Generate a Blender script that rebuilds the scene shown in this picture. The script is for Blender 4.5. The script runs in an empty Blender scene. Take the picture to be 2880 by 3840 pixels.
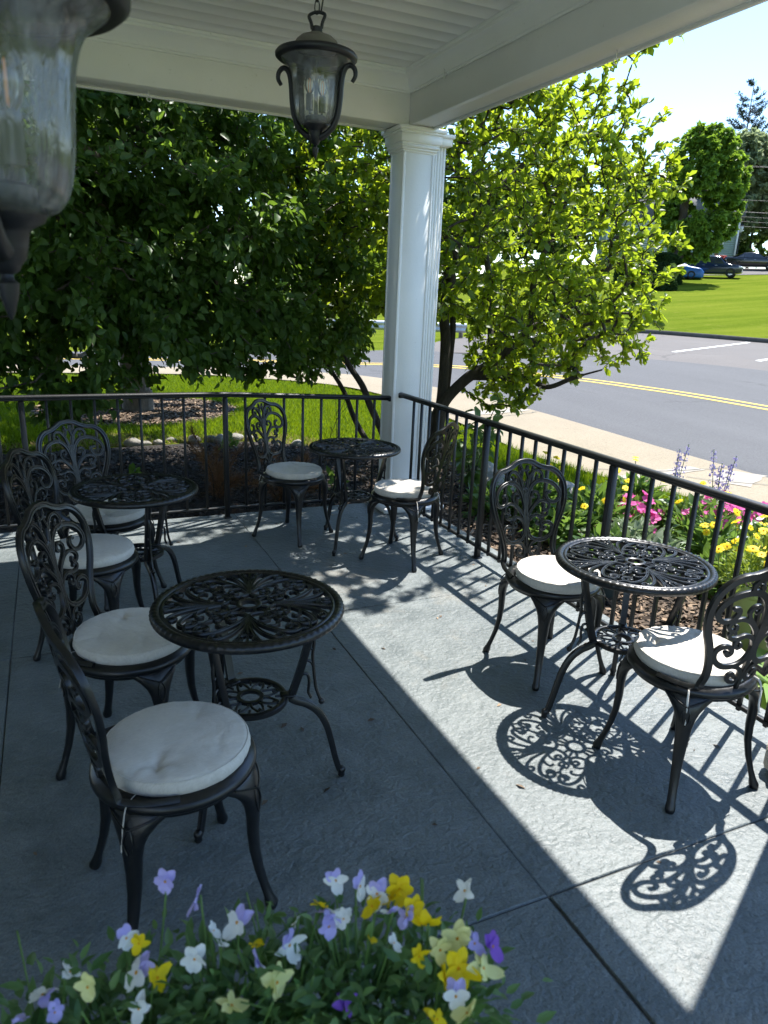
import bpy, math, random
import numpy as np
from mathutils import Matrix, Vector
PI = math.pi
random.seed(7)
RNG = np.random.default_rng(11)
SC = bpy.context.scene
COL = SC.collection

# ------------------------------------------------------------------ mesh helpers
def mesh_np(name, V, T=None, Q=None):
    V = np.asarray(V, np.float32).reshape(-1, 3)
    T = np.zeros((0, 3), np.int32) if T is None or len(T) == 0 else np.asarray(T, np.int32)
    Q = np.zeros((0, 4), np.int32) if Q is None or len(Q) == 0 else np.asarray(Q, np.int32)
    me = bpy.data.meshes.new(name)
    me.vertices.add(len(V)); me.vertices.foreach_set('co', V.ravel())
    nl = T.size + Q.size
    me.loops.add(nl); me.loops.foreach_set('vertex_index', np.concatenate([T.ravel(), Q.ravel()]))
    nf = len(T) + len(Q)
    me.polygons.add(nf)
    st = np.concatenate([np.arange(len(T)) * 3, T.size + np.arange(len(Q)) * 4]).astype(np.int32)
    me.polygons.foreach_set('loop_start', st)
    try:
        me.polygons.foreach_set('loop_total', np.concatenate([np.full(len(T), 3), np.full(len(Q), 4)]).astype(np.int32))
    except Exception:
        pass
    me.update(calc_edges=True); me.validate()
    return me

def link(name, me, mat=None, parent=None, smooth=True, loc=None, rotz=None):
    o = bpy.data.objects.new(name, me); COL.objects.link(o)
    if mat is not None: me.materials.append(mat)
    if smooth and me is not None and len(me.polygons):
        me.polygons.foreach_set('use_smooth', np.ones(len(me.polygons), bool))
    if parent is not None: o.parent = parent
    if loc is not None: o.location = loc
    if rotz is not None: o.rotation_euler = (0, 0, rotz)
    return o

class MB:
    """collects quads / tris of one object"""
    def __init__(s): s.v = []; s.n = 0; s.t = []; s.q = []
    def add(s, V, T=None, Q=None, M=None):
        V = np.asarray(V, float).reshape(-1, 3)
        if M is not None: V = V @ M[:3, :3].T + M[:3, 3]
        s.v.append(V)
        if T is not None and len(T): s.t.append(np.asarray(T, int) + s.n)
        if Q is not None and len(Q): s.q.append(np.asarray(Q, int) + s.n)
        s.n += len(V); return s
    def box(s, c, d, rotz=0., bev=0., M=None):
        x, y, z = np.array(d) / 2.
        if bev <= 0:
            V = np.array([(a*x, b*y, e*z) for e in (-1, 1) for a, b in ((-1, -1), (1, -1), (1, 1), (-1, 1))])
            Q = [(3, 2, 1, 0), (4, 5, 6, 7), (0, 1, 5, 4), (1, 2, 6, 5), (2, 3, 7, 6), (3, 0, 4, 7)]
            T = None
        else:
            b = min(bev, x*.9, y*.9, z*.9); V = []; Q = []; T = []
            def ring(px, py, pz, inset):
                px -= inset; py -= inset; k = b * .999
                return [(-px+k, -py, pz), (px-k, -py, pz), (px, -py+k, pz), (px, py-k, pz), (px-k, py, pz), (-px+k, py, pz), (-px, py-k, pz), (-px, -py+k, pz)]
            for pz, ins in ((-z, b), (-z+b, 0), (z-b, 0), (z, b)): V += ring(x, y, pz, ins)
            for r in range(3):
                for i in range(8):
                    j = (i+1) % 8; Q.append((r*8+i, r*8+j, r*8+8+j, r*8+8+i))
            V = np.array(V); c0 = len(V)
            V = np.vstack([V, [(0, 0, -z), (0, 0, z)]])
            for i in range(8):
                j = (i+1) % 8; T.append((c0, j, i)); T.append((c0+1, 24+i, 24+j))
        cs, sn = math.cos(rotz), math.sin(rotz)
        V = np.array(V); V = np.stack([V[:, 0]*cs - V[:, 1]*sn, V[:, 0]*sn + V[:, 1]*cs, V[:, 2]], 1) + np.array(c)
        return s.add(V, T, Q, M)
    def loft(s, rings, closed=True, caps=True, M=None):
        R = np.asarray(rings, float); m, k = R.shape[:2]
        V = R.reshape(-1, 3); Q = []; T = []
        kk = k if closed else k-1
        a = np.arange(kk); b = (a+1) % k
        for r in range(m-1): Q.append(np.stack([r*k+a, r*k+b, (r+1)*k+b, (r+1)*k+a], 1))
        Q = np.concatenate(Q)
        if caps and closed:
            V = np.vstack([V, R[0].mean(0), R[-1].mean(0)])
            T = np.concatenate([np.stack([np.full(k, m*k), b, a], 1), np.stack([np.full(k, m*k+1), (m-1)*k+a, (m-1)*k+b], 1)])
        return s.add(V, T, Q, M)
    def lathe(s, prof, n=32, c=(0, 0, 0), M=None, flute=0, fd=0., caps=False):
        P = np.asarray(prof, float); a = np.arange(n) / n * 2*PI
        rings = []
        for i, (r, z) in enumerate(P):
            rr = r * (1 + (fd * np.cos(flute*a) if flute else 0*a))
            rings.append(np.stack([rr*np.cos(a), rr*np.sin(a), np.full(n, z)], 1) + np.array(c))
        return s.loft(rings, True, caps, M)
    def tube(s, P, r, n=6, M=None, caps=True, ref=None, sec=None):
        """sweep; r = radius (scalar/array) or (w, t) arrays with ref = normal direction per point"""
        P = np.asarray(P, float); m = len(P)
        t = np.gradient(P, axis=0); t /= np.linalg.norm(t, axis=1)[:, None] + 1e-12
        if ref is None:
            u = np.array([0, 0, 1.]) if abs(t[0][2]) < .9 else np.array([1., 0, 0])
            N = []
            for i in range(m):
                u = u - t[i] * (u @ t[i]); u /= np.linalg.norm(u) + 1e-12; N.append(u)
            N = np.array(N)
        else:
            N = np.broadcast_to(np.asarray(ref, float), (m, 3)); N = N - t * (N*t).sum(1)[:, None]; N /= np.linalg.norm(N, axis=1)[:, None] + 1e-12
        B = np.cross(t, N)
        if sec is None:
            a = np.arange(n) / n * 2*PI; sec = np.stack([np.cos(a), np.sin(a)], 1)
        sec = np.asarray(sec, float)
        if isinstance(r, tuple): w, h = np.broadcast_to(r[0], m), np.broadcast_to(r[1], m)
        else: w = h = np.broadcast_to(r, m)
        rings = P[:, None, :] + B[:, None, :] * (w[:, None] * sec[None, :, 0])[..., None] + N[:, None, :] * (h[:, None] * sec[None, :, 1])[..., None]
        return s.loft(rings, True, caps, M)
    def arr(s):
        V = np.concatenate(s.v) if s.v else np.zeros((0, 3))
        T = np.concatenate(s.t) if s.t else None; Q = np.concatenate(s.q) if s.q else None
        return V, T, Q
    def mesh(s, name): return mesh_np(name, *s.arr())
    def build(s, name, mat, parent=None, smooth=True, loc=None, rotz=None, angle=None):
        o = link(name, s.mesh(name), mat, parent, smooth, loc, rotz)
        if smooth and angle:
            try: o.data.set_sharp_from_angle(angle=math.radians(angle))
            except Exception: pass
        return o

def tag(o, label=None, cat=None, group=None, kind=None):
    if label: o['label'] = label
    if cat: o['category'] = cat
    if group: o['group'] = group
    if kind: o['kind'] = kind
    return o
def thing(name, label, cat, loc=(0, 0, 0), rotz=0., group=None):
    o = bpy.data.objects.new(name, None); COL.objects.link(o); o.empty_display_size = .1
    o.location = loc; o.rotation_euler = (0, 0, rotz)
    return tag(o, label, cat, group)
def copy_tree(o, parent=None):
    c = o.copy(); COL.objects.link(c); c.parent = parent
    for ch in list(o.children): copy_tree(ch, c)
    return c
def cr(P, k=8, closed=False):
    """Catmull-Rom through the control points"""
    P = np.asarray(P, float); n = len(P); out = []
    for i in range(n if closed else n-1):
        if closed: p0, p1, p2, p3 = P[(i-1) % n], P[i], P[(i+1) % n], P[(i+2) % n]
        else: p0, p1, p2, p3 = P[max(i-1, 0)], P[i], P[i+1], P[min(i+2, n-1)]
        for j in range(k):
            t = j / k
            out.append(.5*((2*p1) + (-p0+p2)*t + (2*p0-5*p1+4*p2-p3)*t*t + (-p0+3*p1-3*p2+p3)*t**3))
    if not closed: out.append(P[-1])
    return np.array(out)
def rotz_m(a, loc=(0, 0, 0)):
    M = np.eye(4); c, s = math.cos(a), math.sin(a); M[:2, :2] = [[c, -s], [s, c]]; M[:3, 3] = loc; return M

# ------------------------------------------------------------------ terrain
KR = [0, 6.5, 9, 13.7, 18, 22, 30, 33, 69, 78, 90, 140, 400]
KZ = [-.15, -.16, -.2, -.02, .2, .4, .5, .62, 4.3, 5.45, 6.0, 7, 7]
KL = [-.15, -.16, -.19, -.15, -.1, 0, .1, .13, 1.2, 1.4, 1.6, 2.2, 2.2]
def terr(x, y):
    x = np.asarray(x, float); y = np.asarray(y, float)
    r = np.hypot(x, y); az = np.degrees(np.arctan2(x, y))
    t = np.clip((az-20)/18, 0, 1); t = t*t*(3-2*t)
    return np.interp(r, KR, KZ)*t + np.interp(r, KR, KL)*(1-t)
def tz(x, y): return float(terr(x, y))

# ------------------------------------------------------------------ materials
class NT:
    def __init__(s, name):
        s.m = bpy.data.materials.new(name); s.m.use_nodes = True
        s.t = s.m.node_tree; s.b = s.t.nodes['Principled BSDF']; s.out = s.t.nodes['Material Output']
        s.co = s.t.nodes.new('ShaderNodeTexCoord')
    def n(s, typ, **kw):
        o = s.t.nodes.new(typ)
        for k, v in kw.items():
            if k in o.inputs: o.inputs[k].default_value = v
            else: setattr(o, k, v)
        return o
    def l(s, a, b): s.t.links.new(a, b)
    def noise(s, scale, detail=4, rough=.55, coord='Object', dist=0., vec=None):
        o = s.n('ShaderNodeTexNoise'); o.inputs['Scale'].default_value = scale; o.inputs['Detail'].default_value = detail
        o.inputs['Roughness'].default_value = rough; o.inputs['Distortion'].default_value = dist
        s.l(vec if vec is not None else s.co.outputs[coord], o.inputs['Vector']); return o
    def scaled(s, sc, coord='Object'):
        o = s.n('ShaderNodeMapping'); o.inputs['Scale'].default_value = sc; s.l(s.co.outputs[coord], o.inputs['Vector']); return o.outputs[0]
    def ramp(s, fac, stops):
        o = s.n('ShaderNodeValToRGB'); e = o.color_ramp.elements
        while len(e) < len(stops): e.new(.5)
        for el, (p, c) in zip(e, stops):
            el.position = p; el.color = (*c, 1) if len(c) == 3 else c
        s.l(fac, o.inputs['Fac']); return o.outputs['Color']
    def mix(s, fac, a, b, mode='MIX'):
        o = s.n('ShaderNodeMix'); o.data_type = 'RGBA'; o.blend_type = mode
        for i, x in ((0, fac), (6, a), (7, b)):
            if hasattr(x, 'is_linked') or hasattr(x, 'links'): s.l(x, o.inputs[i])
            elif i == 0: o.inputs[0].default_value = x
            else: o.inputs[i].default_value = (*x, 1)
        return o.outputs[2]
    def bump(s, h, strength=.3, dist=.01, prev=None):
        o = s.n('ShaderNodeBump'); o.inputs['Strength'].default_value = strength; o.inputs['Distance'].default_value = dist
        s.l(h, o.inputs['Height'])
        if prev is not None: s.l(prev, o.inputs['Normal'])
        s.l(o.outputs[0], s.b.inputs['Normal']); return o.outputs[0]
    def base(s, x):
        if hasattr(x, 'links'): s.l(x, s.b.inputs['Base Color'])
        else: s.b.inputs['Base Color'].default_value = (*x, 1)
        return s
    def rough(s, x):
        if hasattr(x, 'links'): s.l(x, s.b.inputs['Roughness'])
        else: s.b.inputs['Roughness'].default_value = x
        return s

def m_simple(name, c, rough=.5, metal=0., nscale=40, var=.15, bump=0., bscale=80, spec=.5, bdist=.003):
    k = NT(name); n = k.noise(nscale, 5)
    lo = tuple(x*(1-var) for x in c); hi = tuple(min(1, x*(1+var)) for x in c)
    k.base(k.ramp(n.outputs['Fac'], [(.3, lo), (.7, hi)])); k.rough(rough); k.b.inputs['Metallic'].default_value = metal
    k.b.inputs['Specular IOR Level'].default_value = spec
    if bump: k.bump(k.noise(bscale, 5).outputs['Fac'], bump, bdist)
    return k.m

def m_leaf(name, dark, light, trans, tfac=.45, rough=.45, spec=.4):
    """leaf: glossy/diffuse reflection + translucency, hue varied per leaf"""
    k = NT(name); g = k.n('ShaderNodeNewGeometry')
    col = k.ramp(g.outputs['Random Per Island'], [(0., dark), (1., light)])
    k.base(col); k.rough(rough); k.b.inputs['Specular IOR Level'].default_value = spec
    tr = k.n('ShaderNodeBsdfTranslucent')
    tc = k.mix(.75, col, k.ramp(g.outputs['Random Per Island'], [(0., tuple(x*.75 for x in trans)), (1., trans)]))
    k.l(tc, tr.inputs['Color'])
    mx = k.n('ShaderNodeMixShader'); mx.inputs[0].default_value = tfac
    k.l(k.b.outputs[0], mx.inputs[1]); k.l(tr.outputs[0], mx.inputs[2]); k.l(mx.outputs[0], k.out.inputs['Surface'])
    return k.m

MT = {}
def mats():
    # painted textured porch concrete
    k = NT('porch_concrete')
    n1 = k.noise(1.3, 6, .6); n2 = k.noise(6, 6, .7); n3 = k.noise(140, 3, .6); st = k.noise(.9, 5, .75, dist=.6)
    c = k.ramp(n1.outputs['Fac'], [(.3, (.092, .110, .112)), (.55, (.134, .154, .155)), (.75, (.178, .198, .196))])
    c = k.mix(.35, c, k.ramp(n2.outputs['Fac'], [(.35, (.060, .076, .080)), (.65, (.23, .25, .248))]))
    c = k.mix(k.ramp(st.outputs['Fac'], [(.57, (0, 0, 0)), (.70, (.5, .5, .5))]), c, (.24, .21, .165))
    sp = k.ramp(n3.outputs['Fac'], [(.32, (.75, .75, .75)), (.5, (1, 1, 1)), (.72, (1.22, 1.22, 1.22))])
    wk = k.noise(3.2, 8, .8, dist=1.5); c = k.mix(k.ramp(wk.outputs['Fac'], [(.56, (0, 0, 0)), (.66, (.55, .55, .55))]), c, (.098, .104, .102)); ws = k.noise(17, 6, .75, dist=.4); c = k.mix(k.ramp(ws.outputs['Fac'], [(.66, (0, 0, 0)), (.74, (.6, .6, .6))]), c, (.26, .255, .235))
    k.base(k.mix(1., c, sp, 'MULTIPLY')); k.rough(k.ramp(n2.outputs['Fac'], [(.3, (.42,)*3), (.7, (.62,)*3)]))
    v = k.n('ShaderNodeTexVoronoi'); v.inputs['Scale'].default_value = 48; v.feature = 'SMOOTH_F1'
    w = k.noise(25, 4, .6); mm = k.n('ShaderNodeMixRGB'); mm.inputs[0].default_value = .06
    k.l(k.co.outputs['Object'], mm.inputs[1]); k.l(w.outputs['Color'], mm.inputs[2]); k.l(mm.outputs[0], v.inputs['Vector'])
    b = k.bump(v.outputs['Distance'], .46, .010); b = k.bump(k.noise(150, 4, .7).outputs['Fac'], .35, .003, b)
    slate = k.n('ShaderNodeTexNoise'); slate.inputs['Scale'].default_value = 11; slate.inputs['Detail'].default_value = 7; slate.inputs['Distortion'].default_value = 1.2
    k.l(k.scaled((1, 1.6, 1)), slate.inputs['Vector']); k.bump(slate.outputs['Fac'], .35, .012, b)
    MT['floor'] = k.m
    MT['joint'] = m_simple('joint_sealant', (.10, .105, .10), .9, bump=.5, bscale=60)
    # white paint
    k = NT('white_paint'); n = k.noise(2.2, 5); d = k.noise(30, 6, .7)
    c = k.ramp(n.outputs['Fac'], [(.3, (.82, .82, .80)), (.7, (.88, .88, .865))])
    c = k.mix(k.ramp(d.outputs['Fac'], [(.64, (0, 0, 0)), (.76, (.5, .5, .5))]), c, (.46, .44, .38))
    k.base(c); k.rough(.42); b = k.bump(k.noise(55, 5, .65).outputs['Fac'], .25, .004)
    ch = k.noise(5, 8, .75, dist=.8); k.bump(k.ramp(ch.outputs['Fac'], [(.60, (0, 0, 0)), (.63, (1, 1, 1))]), .25, .003, b)
    MT['white'] = k.m
    # beadboard ceiling: boards along X with thin bead lines
    k = NT('ceiling_boards'); n = k.noise(1.5, 4)
    k.base(k.ramp(n.outputs['Fac'], [(.3, (.84, .84, .83)), (.7, (.89, .89, .88))])); k.rough(.5); MT['ceiling'] = k.m
    # black cast aluminium, and wrought iron
    k = NT('black_cast_metal'); n = k.noise(60, 4)
    k.base(k.ramp(n.outputs['Fac'], [(.3, (.0040, .0045, .005)), (.7, (.007, .0078, .0085))])); k.rough(k.ramp(n.outputs['Fac'], [(.3, (.28,)*3), (.7, (.38,)*3)]))
    k.b.inputs['Specular IOR Level'].default_value = .55; k.bump(k.noise(260, 3).outputs['Fac'], .12, .0015); MT['metal'] = k.m
    k = NT('black_iron_paint'); n = k.noise(25, 6, .7)
    k.base(k.ramp(n.outputs['Fac'], [(.25, (.006, .0065, .0065)), (.66, (.011, .011, .011)), (.8, (.025, .02, .016))])); k.rough(.4)
    k.bump(k.noise(120, 5, .7).outputs['Fac'], .35, .003); MT['iron'] = k.m
    # cushion fabric
    k = NT('cream_fabric'); n = k.noise(7, 5)
    c = k.ramp(n.outputs['Fac'], [(.3, (.55, .50, .43)), (.7, (.67, .62, .545))])
    wv = k.noise(1, 2, vec=k.scaled((420, 60, 60))); wv2 = k.noise(1, 2, vec=k.scaled((60, 420, 60)))
    c = k.mix(.25, c, k.ramp(wv.outputs['Fac'], [(.3, (.46, .44, .40)), (.7, (.78, .76, .71))]))
    k.base(c); k.rough(.85); k.b.inputs['Sheen Weight'].default_value = .2
    b = k.bump(wv.outputs['Fac'], .15, .002); b = k.bump(wv2.outputs['Fac'], .15, .002, b); k.bump(k.noise(9, 4, .5, dist=.5).outputs['Fac'], .30, .03, b)
    MT['fabric'] = k.m
    # asphalt road, older lot, sidewalk
    def cracks(k, c, scale, col, w=.012, amt=.8):
        v = k.n('ShaderNodeTexVoronoi'); v.feature = 'DISTANCE_TO_EDGE'; v.inputs['Scale'].default_value = scale
        d = k.noise(2.2, 5, .6); mm = k.n('ShaderNodeMixRGB'); mm.inputs[0].default_value = .35; k.l(k.co.outputs['Object'], mm.inputs[1]); k.l(d.outputs['Color'], mm.inputs[2]); k.l(mm.outputs[0], v.inputs['Vector'])
        g = k.noise(.35, 3); m1 = k.ramp(v.outputs['Distance'], [(0, (1, 1, 1)), (w, (0, 0, 0))]); m2 = k.ramp(g.outputs['Fac'], [(.48, (0, 0, 0)), (.58, (amt, amt, amt))])
        return k.mix(k.mix(1., m1, m2, 'MULTIPLY'), c, col)
    k = NT('asphalt'); n = k.noise(.5, 4); f = k.noise(38, 5, .9)
    c = k.ramp(n.outputs['Fac'], [(.3, (.054, .054, .057)), (.7, (.076, .076, .079))]); bg_ = k.noise(1, 4, .6, vec=k.scaled((.9, .06, 1))); c = k.mix(.5, c, k.ramp(bg_.outputs['Fac'], [(.35, (.045, .045, .048)), (.65, (.088, .088, .090))])); c = cracks(k, c, .28, (.02, .02, .02), .010)
    k.base(k.mix(.4, c, k.ramp(f.outputs['Fac'], [(.35, (.022, .022, .023)), (.68, (.155, .155, .157))]))); k.rough(.85); k.bump(f.outputs['Fac'], .4, .01); MT['asphalt'] = k.m
    k = NT('worn_asphalt'); n = k.noise(.35, 6, .7); f = k.noise(40, 4, .8)
    c = k.ramp(n.outputs['Fac'], [(.3, (.085, .075, .068)), (.7, (.13, .115, .102))])
    c = cracks(k, c, .45, (.03, .028, .026), .016, 1.)
    k.base(k.mix(.4, c, k.ramp(f.outputs['Fac'], [(.35, (.05, .045, .042)), (.7, (.22, .20, .18))]))); k.rough(.9); MT['lot'] = k.m
    k = NT('exposed_aggregate'); n = k.noise(1.2, 6, .6); f = k.noise(42, 5, .9)
    c = k.ramp(n.outputs['Fac'], [(.3, (.20, .168, .112)), (.7, (.265, .225, .155))])
    k.base(k.mix(.45, c, k.ramp(f.outputs['Fac'], [(.3, (.09, .066, .038)), (.68, (.46, .38, .27))]))); k.rough(.9); k.bump(f.outputs['Fac'], .5, .008); MT['walk'] = k.m
    MT['patch'] = m_simple('concrete_patch', (.31, .275, .225), .9, nscale=6, var=.2, bump=.3, bscale=40)
    MT['yellow'] = m_simple('yellow_road_paint', (.62, .42, .045), .7, nscale=25, var=.2)
    MT['line'] = m_simple('white_road_paint', (.72, .72, .70), .7, nscale=25, var=.15)
    MT['kerb'] = m_simple('dark_kerb', (.075, .07, .062), .9, nscale=4, var=.3, bump=.4, bscale=30)
    # ground (lawn) with patches + mowing stripes on the hill
    k = NT('lawn'); n = k.noise(.45, 6, .65); f = k.noise(38, 5, .8); m = k.noise(6, 5, .7)
    c = k.ramp(n.outputs['Fac'], [(.28, (.068, .115, .010)), (.5, (.108, .158, .014)), (.72, (.165, .185, .026))])
    c = k.mix(.45, c, k.ramp(m.outputs['Fac'], [(.3, (.045, .082, .008)), (.7, (.165, .205, .024))]))
    wv = k.noise(1, 3, .5, vec=k.scaled((.10, .9, .2)))
    c = k.mix(.6, c, k.ramp(wv.outputs['Fac'], [(.38, (.050, .098, .006)), (.62, (.185, .212, .024))]))
    c = k.mix(.5, c, k.ramp(f.outputs['Fac'], [(.3, (.030, .055, .005)), (.7, (.19, .228, .028))]))
    pt = k.noise(1.6, 7, .8, dist=.6); c = k.mix(k.ramp(pt.outputs['Fac'], [(.55, (0, 0, 0)), (.70, (.55, .55, .55))]), c, (.20, .19, .045))
    k.base(c); k.rough(.9); k.b.inputs['Specular IOR Level'].default_value = 0.; k.bump(f.outputs['Fac'], .7, .05); MT['lawn'] = k.m
    MT['grass'] = m_leaf('grass_blades', (.080, .150, .006), (.165, .240, .012), (.34, .46, .010), .42, .6, .2)
    MT['drygrass'] = m_leaf('dry_grass', (.24, .18, .08), (.36, .29, .14), (.4, .33, .12), .3, .8, .1)
    k = NT('mulch_soil'); f = k.noise(45, 6, .8); c = k.ramp(f.outputs['Fac'], [(.3, (.010, .008, .006)), (.55, (.028, .021, .015)), (.75, (.07, .052, .036))])
    k.base(c); k.rough(.95); k.bump(f.outputs['Fac'], .9, .04); MT['mulch'] = k.m
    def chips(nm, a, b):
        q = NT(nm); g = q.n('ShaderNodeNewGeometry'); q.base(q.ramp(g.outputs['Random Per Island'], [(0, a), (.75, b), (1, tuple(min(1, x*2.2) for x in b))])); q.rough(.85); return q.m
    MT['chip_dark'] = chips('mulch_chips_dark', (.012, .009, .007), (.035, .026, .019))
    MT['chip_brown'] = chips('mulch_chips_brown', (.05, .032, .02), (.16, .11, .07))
    MT['rock'] = m_simple('pale_rock', (.24, .225, .195), .9, nscale=9, var=.35, bump=.8, bscale=22, bdist=.02)
    MT['stone'] = m_simple('grey_field_stone', (.30, .285, .26), .9, nscale=7, var=.35, bump=.8, bscale=18, bdist=.02)
    # bark
    def bark(nm, a, b, sc):
        q = NT(nm); n = q.noise(1, 8, .75, vec=q.scaled((sc, sc, sc*.25)), dist=.5)
        q.base(q.ramp(n.outputs['Fac'], [(.3, a), (.7, b)])); q.rough(.9); q.bump(n.outputs['Fac'], 1., .03); return q.m
    MT['bark'] = bark('grey_bark', (.045, .036, .028), (.22, .185, .145), 14)
    MT['twig'] = bark('dark_branch_bark', (.028, .022, .017), (.085, .07, .055), 22)
    MT['leaf_shade'] = m_leaf('deep_green_leaf', (.032, .080, .015), (.080, .155, .030), (.28, .46, .04), .42, .45, .35)
    MT['leaf_mag'] = m_leaf('bright_obovate_leaf', (.045, .100, .012), (.100, .165, .020), (.58, .72, .03), .57, .38, .45)
    MT['leaf_maple'] = m_leaf('maple_leaf', (.075, .155, .024), (.155, .25, .040), (.34, .52, .04), .45, .5, .3)
    MT['leaf_grey'] = m_leaf('grey_green_leaf', (.17, .22, .12), (.30, .35, .20), (.46, .54, .26), .45, .6, .25)
    MT['leaf_far'] = m_leaf('mid_green_leaf', (.05, .10, .025), (.10, .16, .04), (.22, .32, .05), .4, .6, .25)
    MT['needle'] = m_leaf('blue_green_needles', (.020, .036, .028), (.042, .06, .045), (.05, .08, .05), .15, .6, .2)
    MT['hedge'] = m_leaf('clipped_hedge_leaf', (.012, .034, .010), (.03, .06, .015), (.06, .12, .02), .25, .6, .2)
    MT['leaf_fresh'] = m_leaf('garden_leaf', (.05, .115, .022), (.12, .20, .045), (.26, .42, .06), .4, .4, .45)
    MT['leaf_lime'] = m_leaf('yellow_green_leaf', (.13, .20, .02), (.26, .34, .05), (.45, .55, .05), .4, .5, .3)
    MT['leaf_grey2'] = m_leaf('dusty_leaf', (.14, .19, .11), (.24, .29, .18), (.25, .35, .15), .3, .6, .3)
    MT['leaf_pansy'] = m_leaf('pansy_leaf', (.055, .135, .040), (.15, .26, .085), (.16, .32, .06), .35, .42, .4)
    MT['hosta'] = m_leaf('variegated_hosta_leaf', (.20, .33, .07), (.42, .50, .22), (.5, .62, .2), .4, .4, .4)
    MT['stem'] = m_simple('green_stem', (.10, .19, .04), .5, nscale=20)
    MT['deadneedle'] = m_leaf('dead_pine_needles', (.13, .066, .032), (.28, .155, .08), (.32, .17, .07), .25, .7, .15)
    MT['cone'] = m_simple('pine_cone_scale', (.085, .05, .03), .8, nscale=30, var=.4)
    # petals
    def petal(nm, c, t=.4):
        return m_leaf(nm, tuple(x*.8 for x in c), c, tuple(min(1, x*1.1) for x in c), t, .55, .25)
    MT['p_yellow'] = petal('yellow_petal', (.90, .68, .012), .25); MT['p_lemon'] = petal('pale_lemon_petal', (.92, .90, .40), .25)
    MT['p_lilac'] = petal('lilac_petal', (.56, .50, .90), .25); MT['p_purple'] = petal('deep_violet_petal', (.30, .13, .66))
    MT['p_white'] = petal('white_petal', (.92, .93, .90), .25); MT['p_pink'] = petal('pink_petal', (.78, .14, .42)); MT['p_gold'] = petal('golden_petal', (.82, .40, .01))
    MT['p_lav'] = petal('lavender_petal', (.48, .43, .70)); MT['dot'] = m_simple('flower_eye', (.10, .045, .012), .8)
    MT['redpot'] = m_simple('red_plastic_pot', (.20, .028, .025), .4, nscale=10); MT['limepot'] = m_simple('lime_green_pot', (.30, .36, .12), .35, nscale=5, var=.08)
    MT['blackpot'] = m_simple('black_nursery_pot', (.022, .025, .026), .45); MT['tealpot'] = m_simple('dark_teal_pot', (.035, .055, .055), .4)
    MT['tagwhite'] = m_simple('white_label', (.75, .74, .72), .6); MT['soil'] = m_simple('potting_soil', (.03, .022, .016), .95, nscale=60, var=.5, bump=.8)
    # lantern
    k = NT('seeded_glass'); gl = k.n('ShaderNodeBsdfGlossy'); gl.inputs['Roughness'].default_value = .06
    tp = k.n('ShaderNodeBsdfTransparent'); tp.inputs['Color'].default_value = (.97, .98, .96, 1)
    fr = k.n('ShaderNodeFresnel'); fr.inputs['IOR'].default_value = 1.65
    lw = k.noise(1, 5, .6, vec=k.scaled((38, 38, 9))); bb = k.n('ShaderNodeBump'); bb.inputs['Strength'].default_value = .5; bb.inputs['Distance'].default_value = .006
    k.l(lw.outputs['Fac'], bb.inputs['Height']); k.l(bb.outputs[0], gl.inputs['Normal']); k.l(bb.outputs[0], fr.inputs['Normal'])
    mx = k.n('ShaderNodeMixShader'); k.l(fr.outputs[0], mx.inputs[0]); k.l(tp.outputs[0], mx.inputs[1]); k.l(gl.outputs[0], mx.inputs[2])
    df = k.n('ShaderNodeBsdfDiffuse'); df.inputs['Color'].default_value = (.85, .85, .80, 1)
    mx2 = k.n('ShaderNodeMixShader'); dn = k.noise(1, 6, .7, vec=k.scaled((42, 42, 5)))
    k.l(k.ramp(dn.outputs['Fac'], [(.40, (.05,)*3), (.76, (.26,)*3)]), mx2.inputs[0]); k.l(mx.outputs[0], mx2.inputs[1]); k.l(df.outputs[0], mx2.inputs[2])  # pale diffuse streaks: dust, plus ceiling reflections put into the colour
    k.l(mx2.outputs[0], k.out.inputs['Surface']); MT['glass'] = k.m
    k = NT('bulb_glass'); gl = k.n('ShaderNodeBsdfGlossy'); gl.inputs['Roughness'].default_value = .03; tp = k.n('ShaderNodeBsdfTransparent')
    mx = k.n('ShaderNodeMixShader'); fr = k.n('ShaderNodeFresnel'); k.l(fr.outputs[0], mx.inputs[0]); k.l(tp.outputs[0], mx.inputs[1]); k.l(gl.outputs[0], mx.inputs[2]); k.l(mx.outputs[0], k.out.inputs['Surface']); MT['bulb'] = k.m
    MT['lantern'] = m_simple('black_lantern_metal', (.007, .007, .008), .45, nscale=30, var=.3, bump=.15, bscale=90)
    MT['dome'] = m_simple('dusty_lantern_dome', (.13, .115, .09), .7, nscale=14, var=.3, bump=.15)
    MT['filament'] = m_simple('orange_filament', (.75, .25, .05), .4); MT['socket'] = m_simple('dark_candle_socket', (.045, .045, .047), .6)
    MT['steel'] = m_simple('galvanised_steel', (.42, .44, .46), .45, .6, nscale=6)
    MT['chipped'] = m_simple('chipped_white_masonry', (.60, .54, .46), .85, nscale=6, var=.3, bump=.9, bscale=14, bdist=.02)
    # far things
    MT['siding'] = m_simple('pale_green_siding', (.26, .34, .29), .7, nscale=3, var=.1); MT['trim'] = m_simple('white_trim', (.7, .7, .68), .6)
    MT['roof'] = m_simple('grey_shingles', (.10, .10, .10), .9, nscale=12, var=.3); MT['lattice'] = m_simple('dark_lattice', (.06, .055, .05), .9)
    MT['winglass'] = m_simple('dark_window_glass', (.03, .035, .04), .08, spec=.8)
    MT['cobalt'] = m_simple('blue_car_cover', (.012, .10, .36), .35, nscale=3, var=.3, bump=.5, bscale=3, bdist=.06)
    MT['carblue'] = m_simple('dark_blue_car_paint', (.012, .022, .05), .18, spec=.8); MT['carblack'] = m_simple('black_car_paint', (.008, .009, .010), .15, spec=.8)
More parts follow.
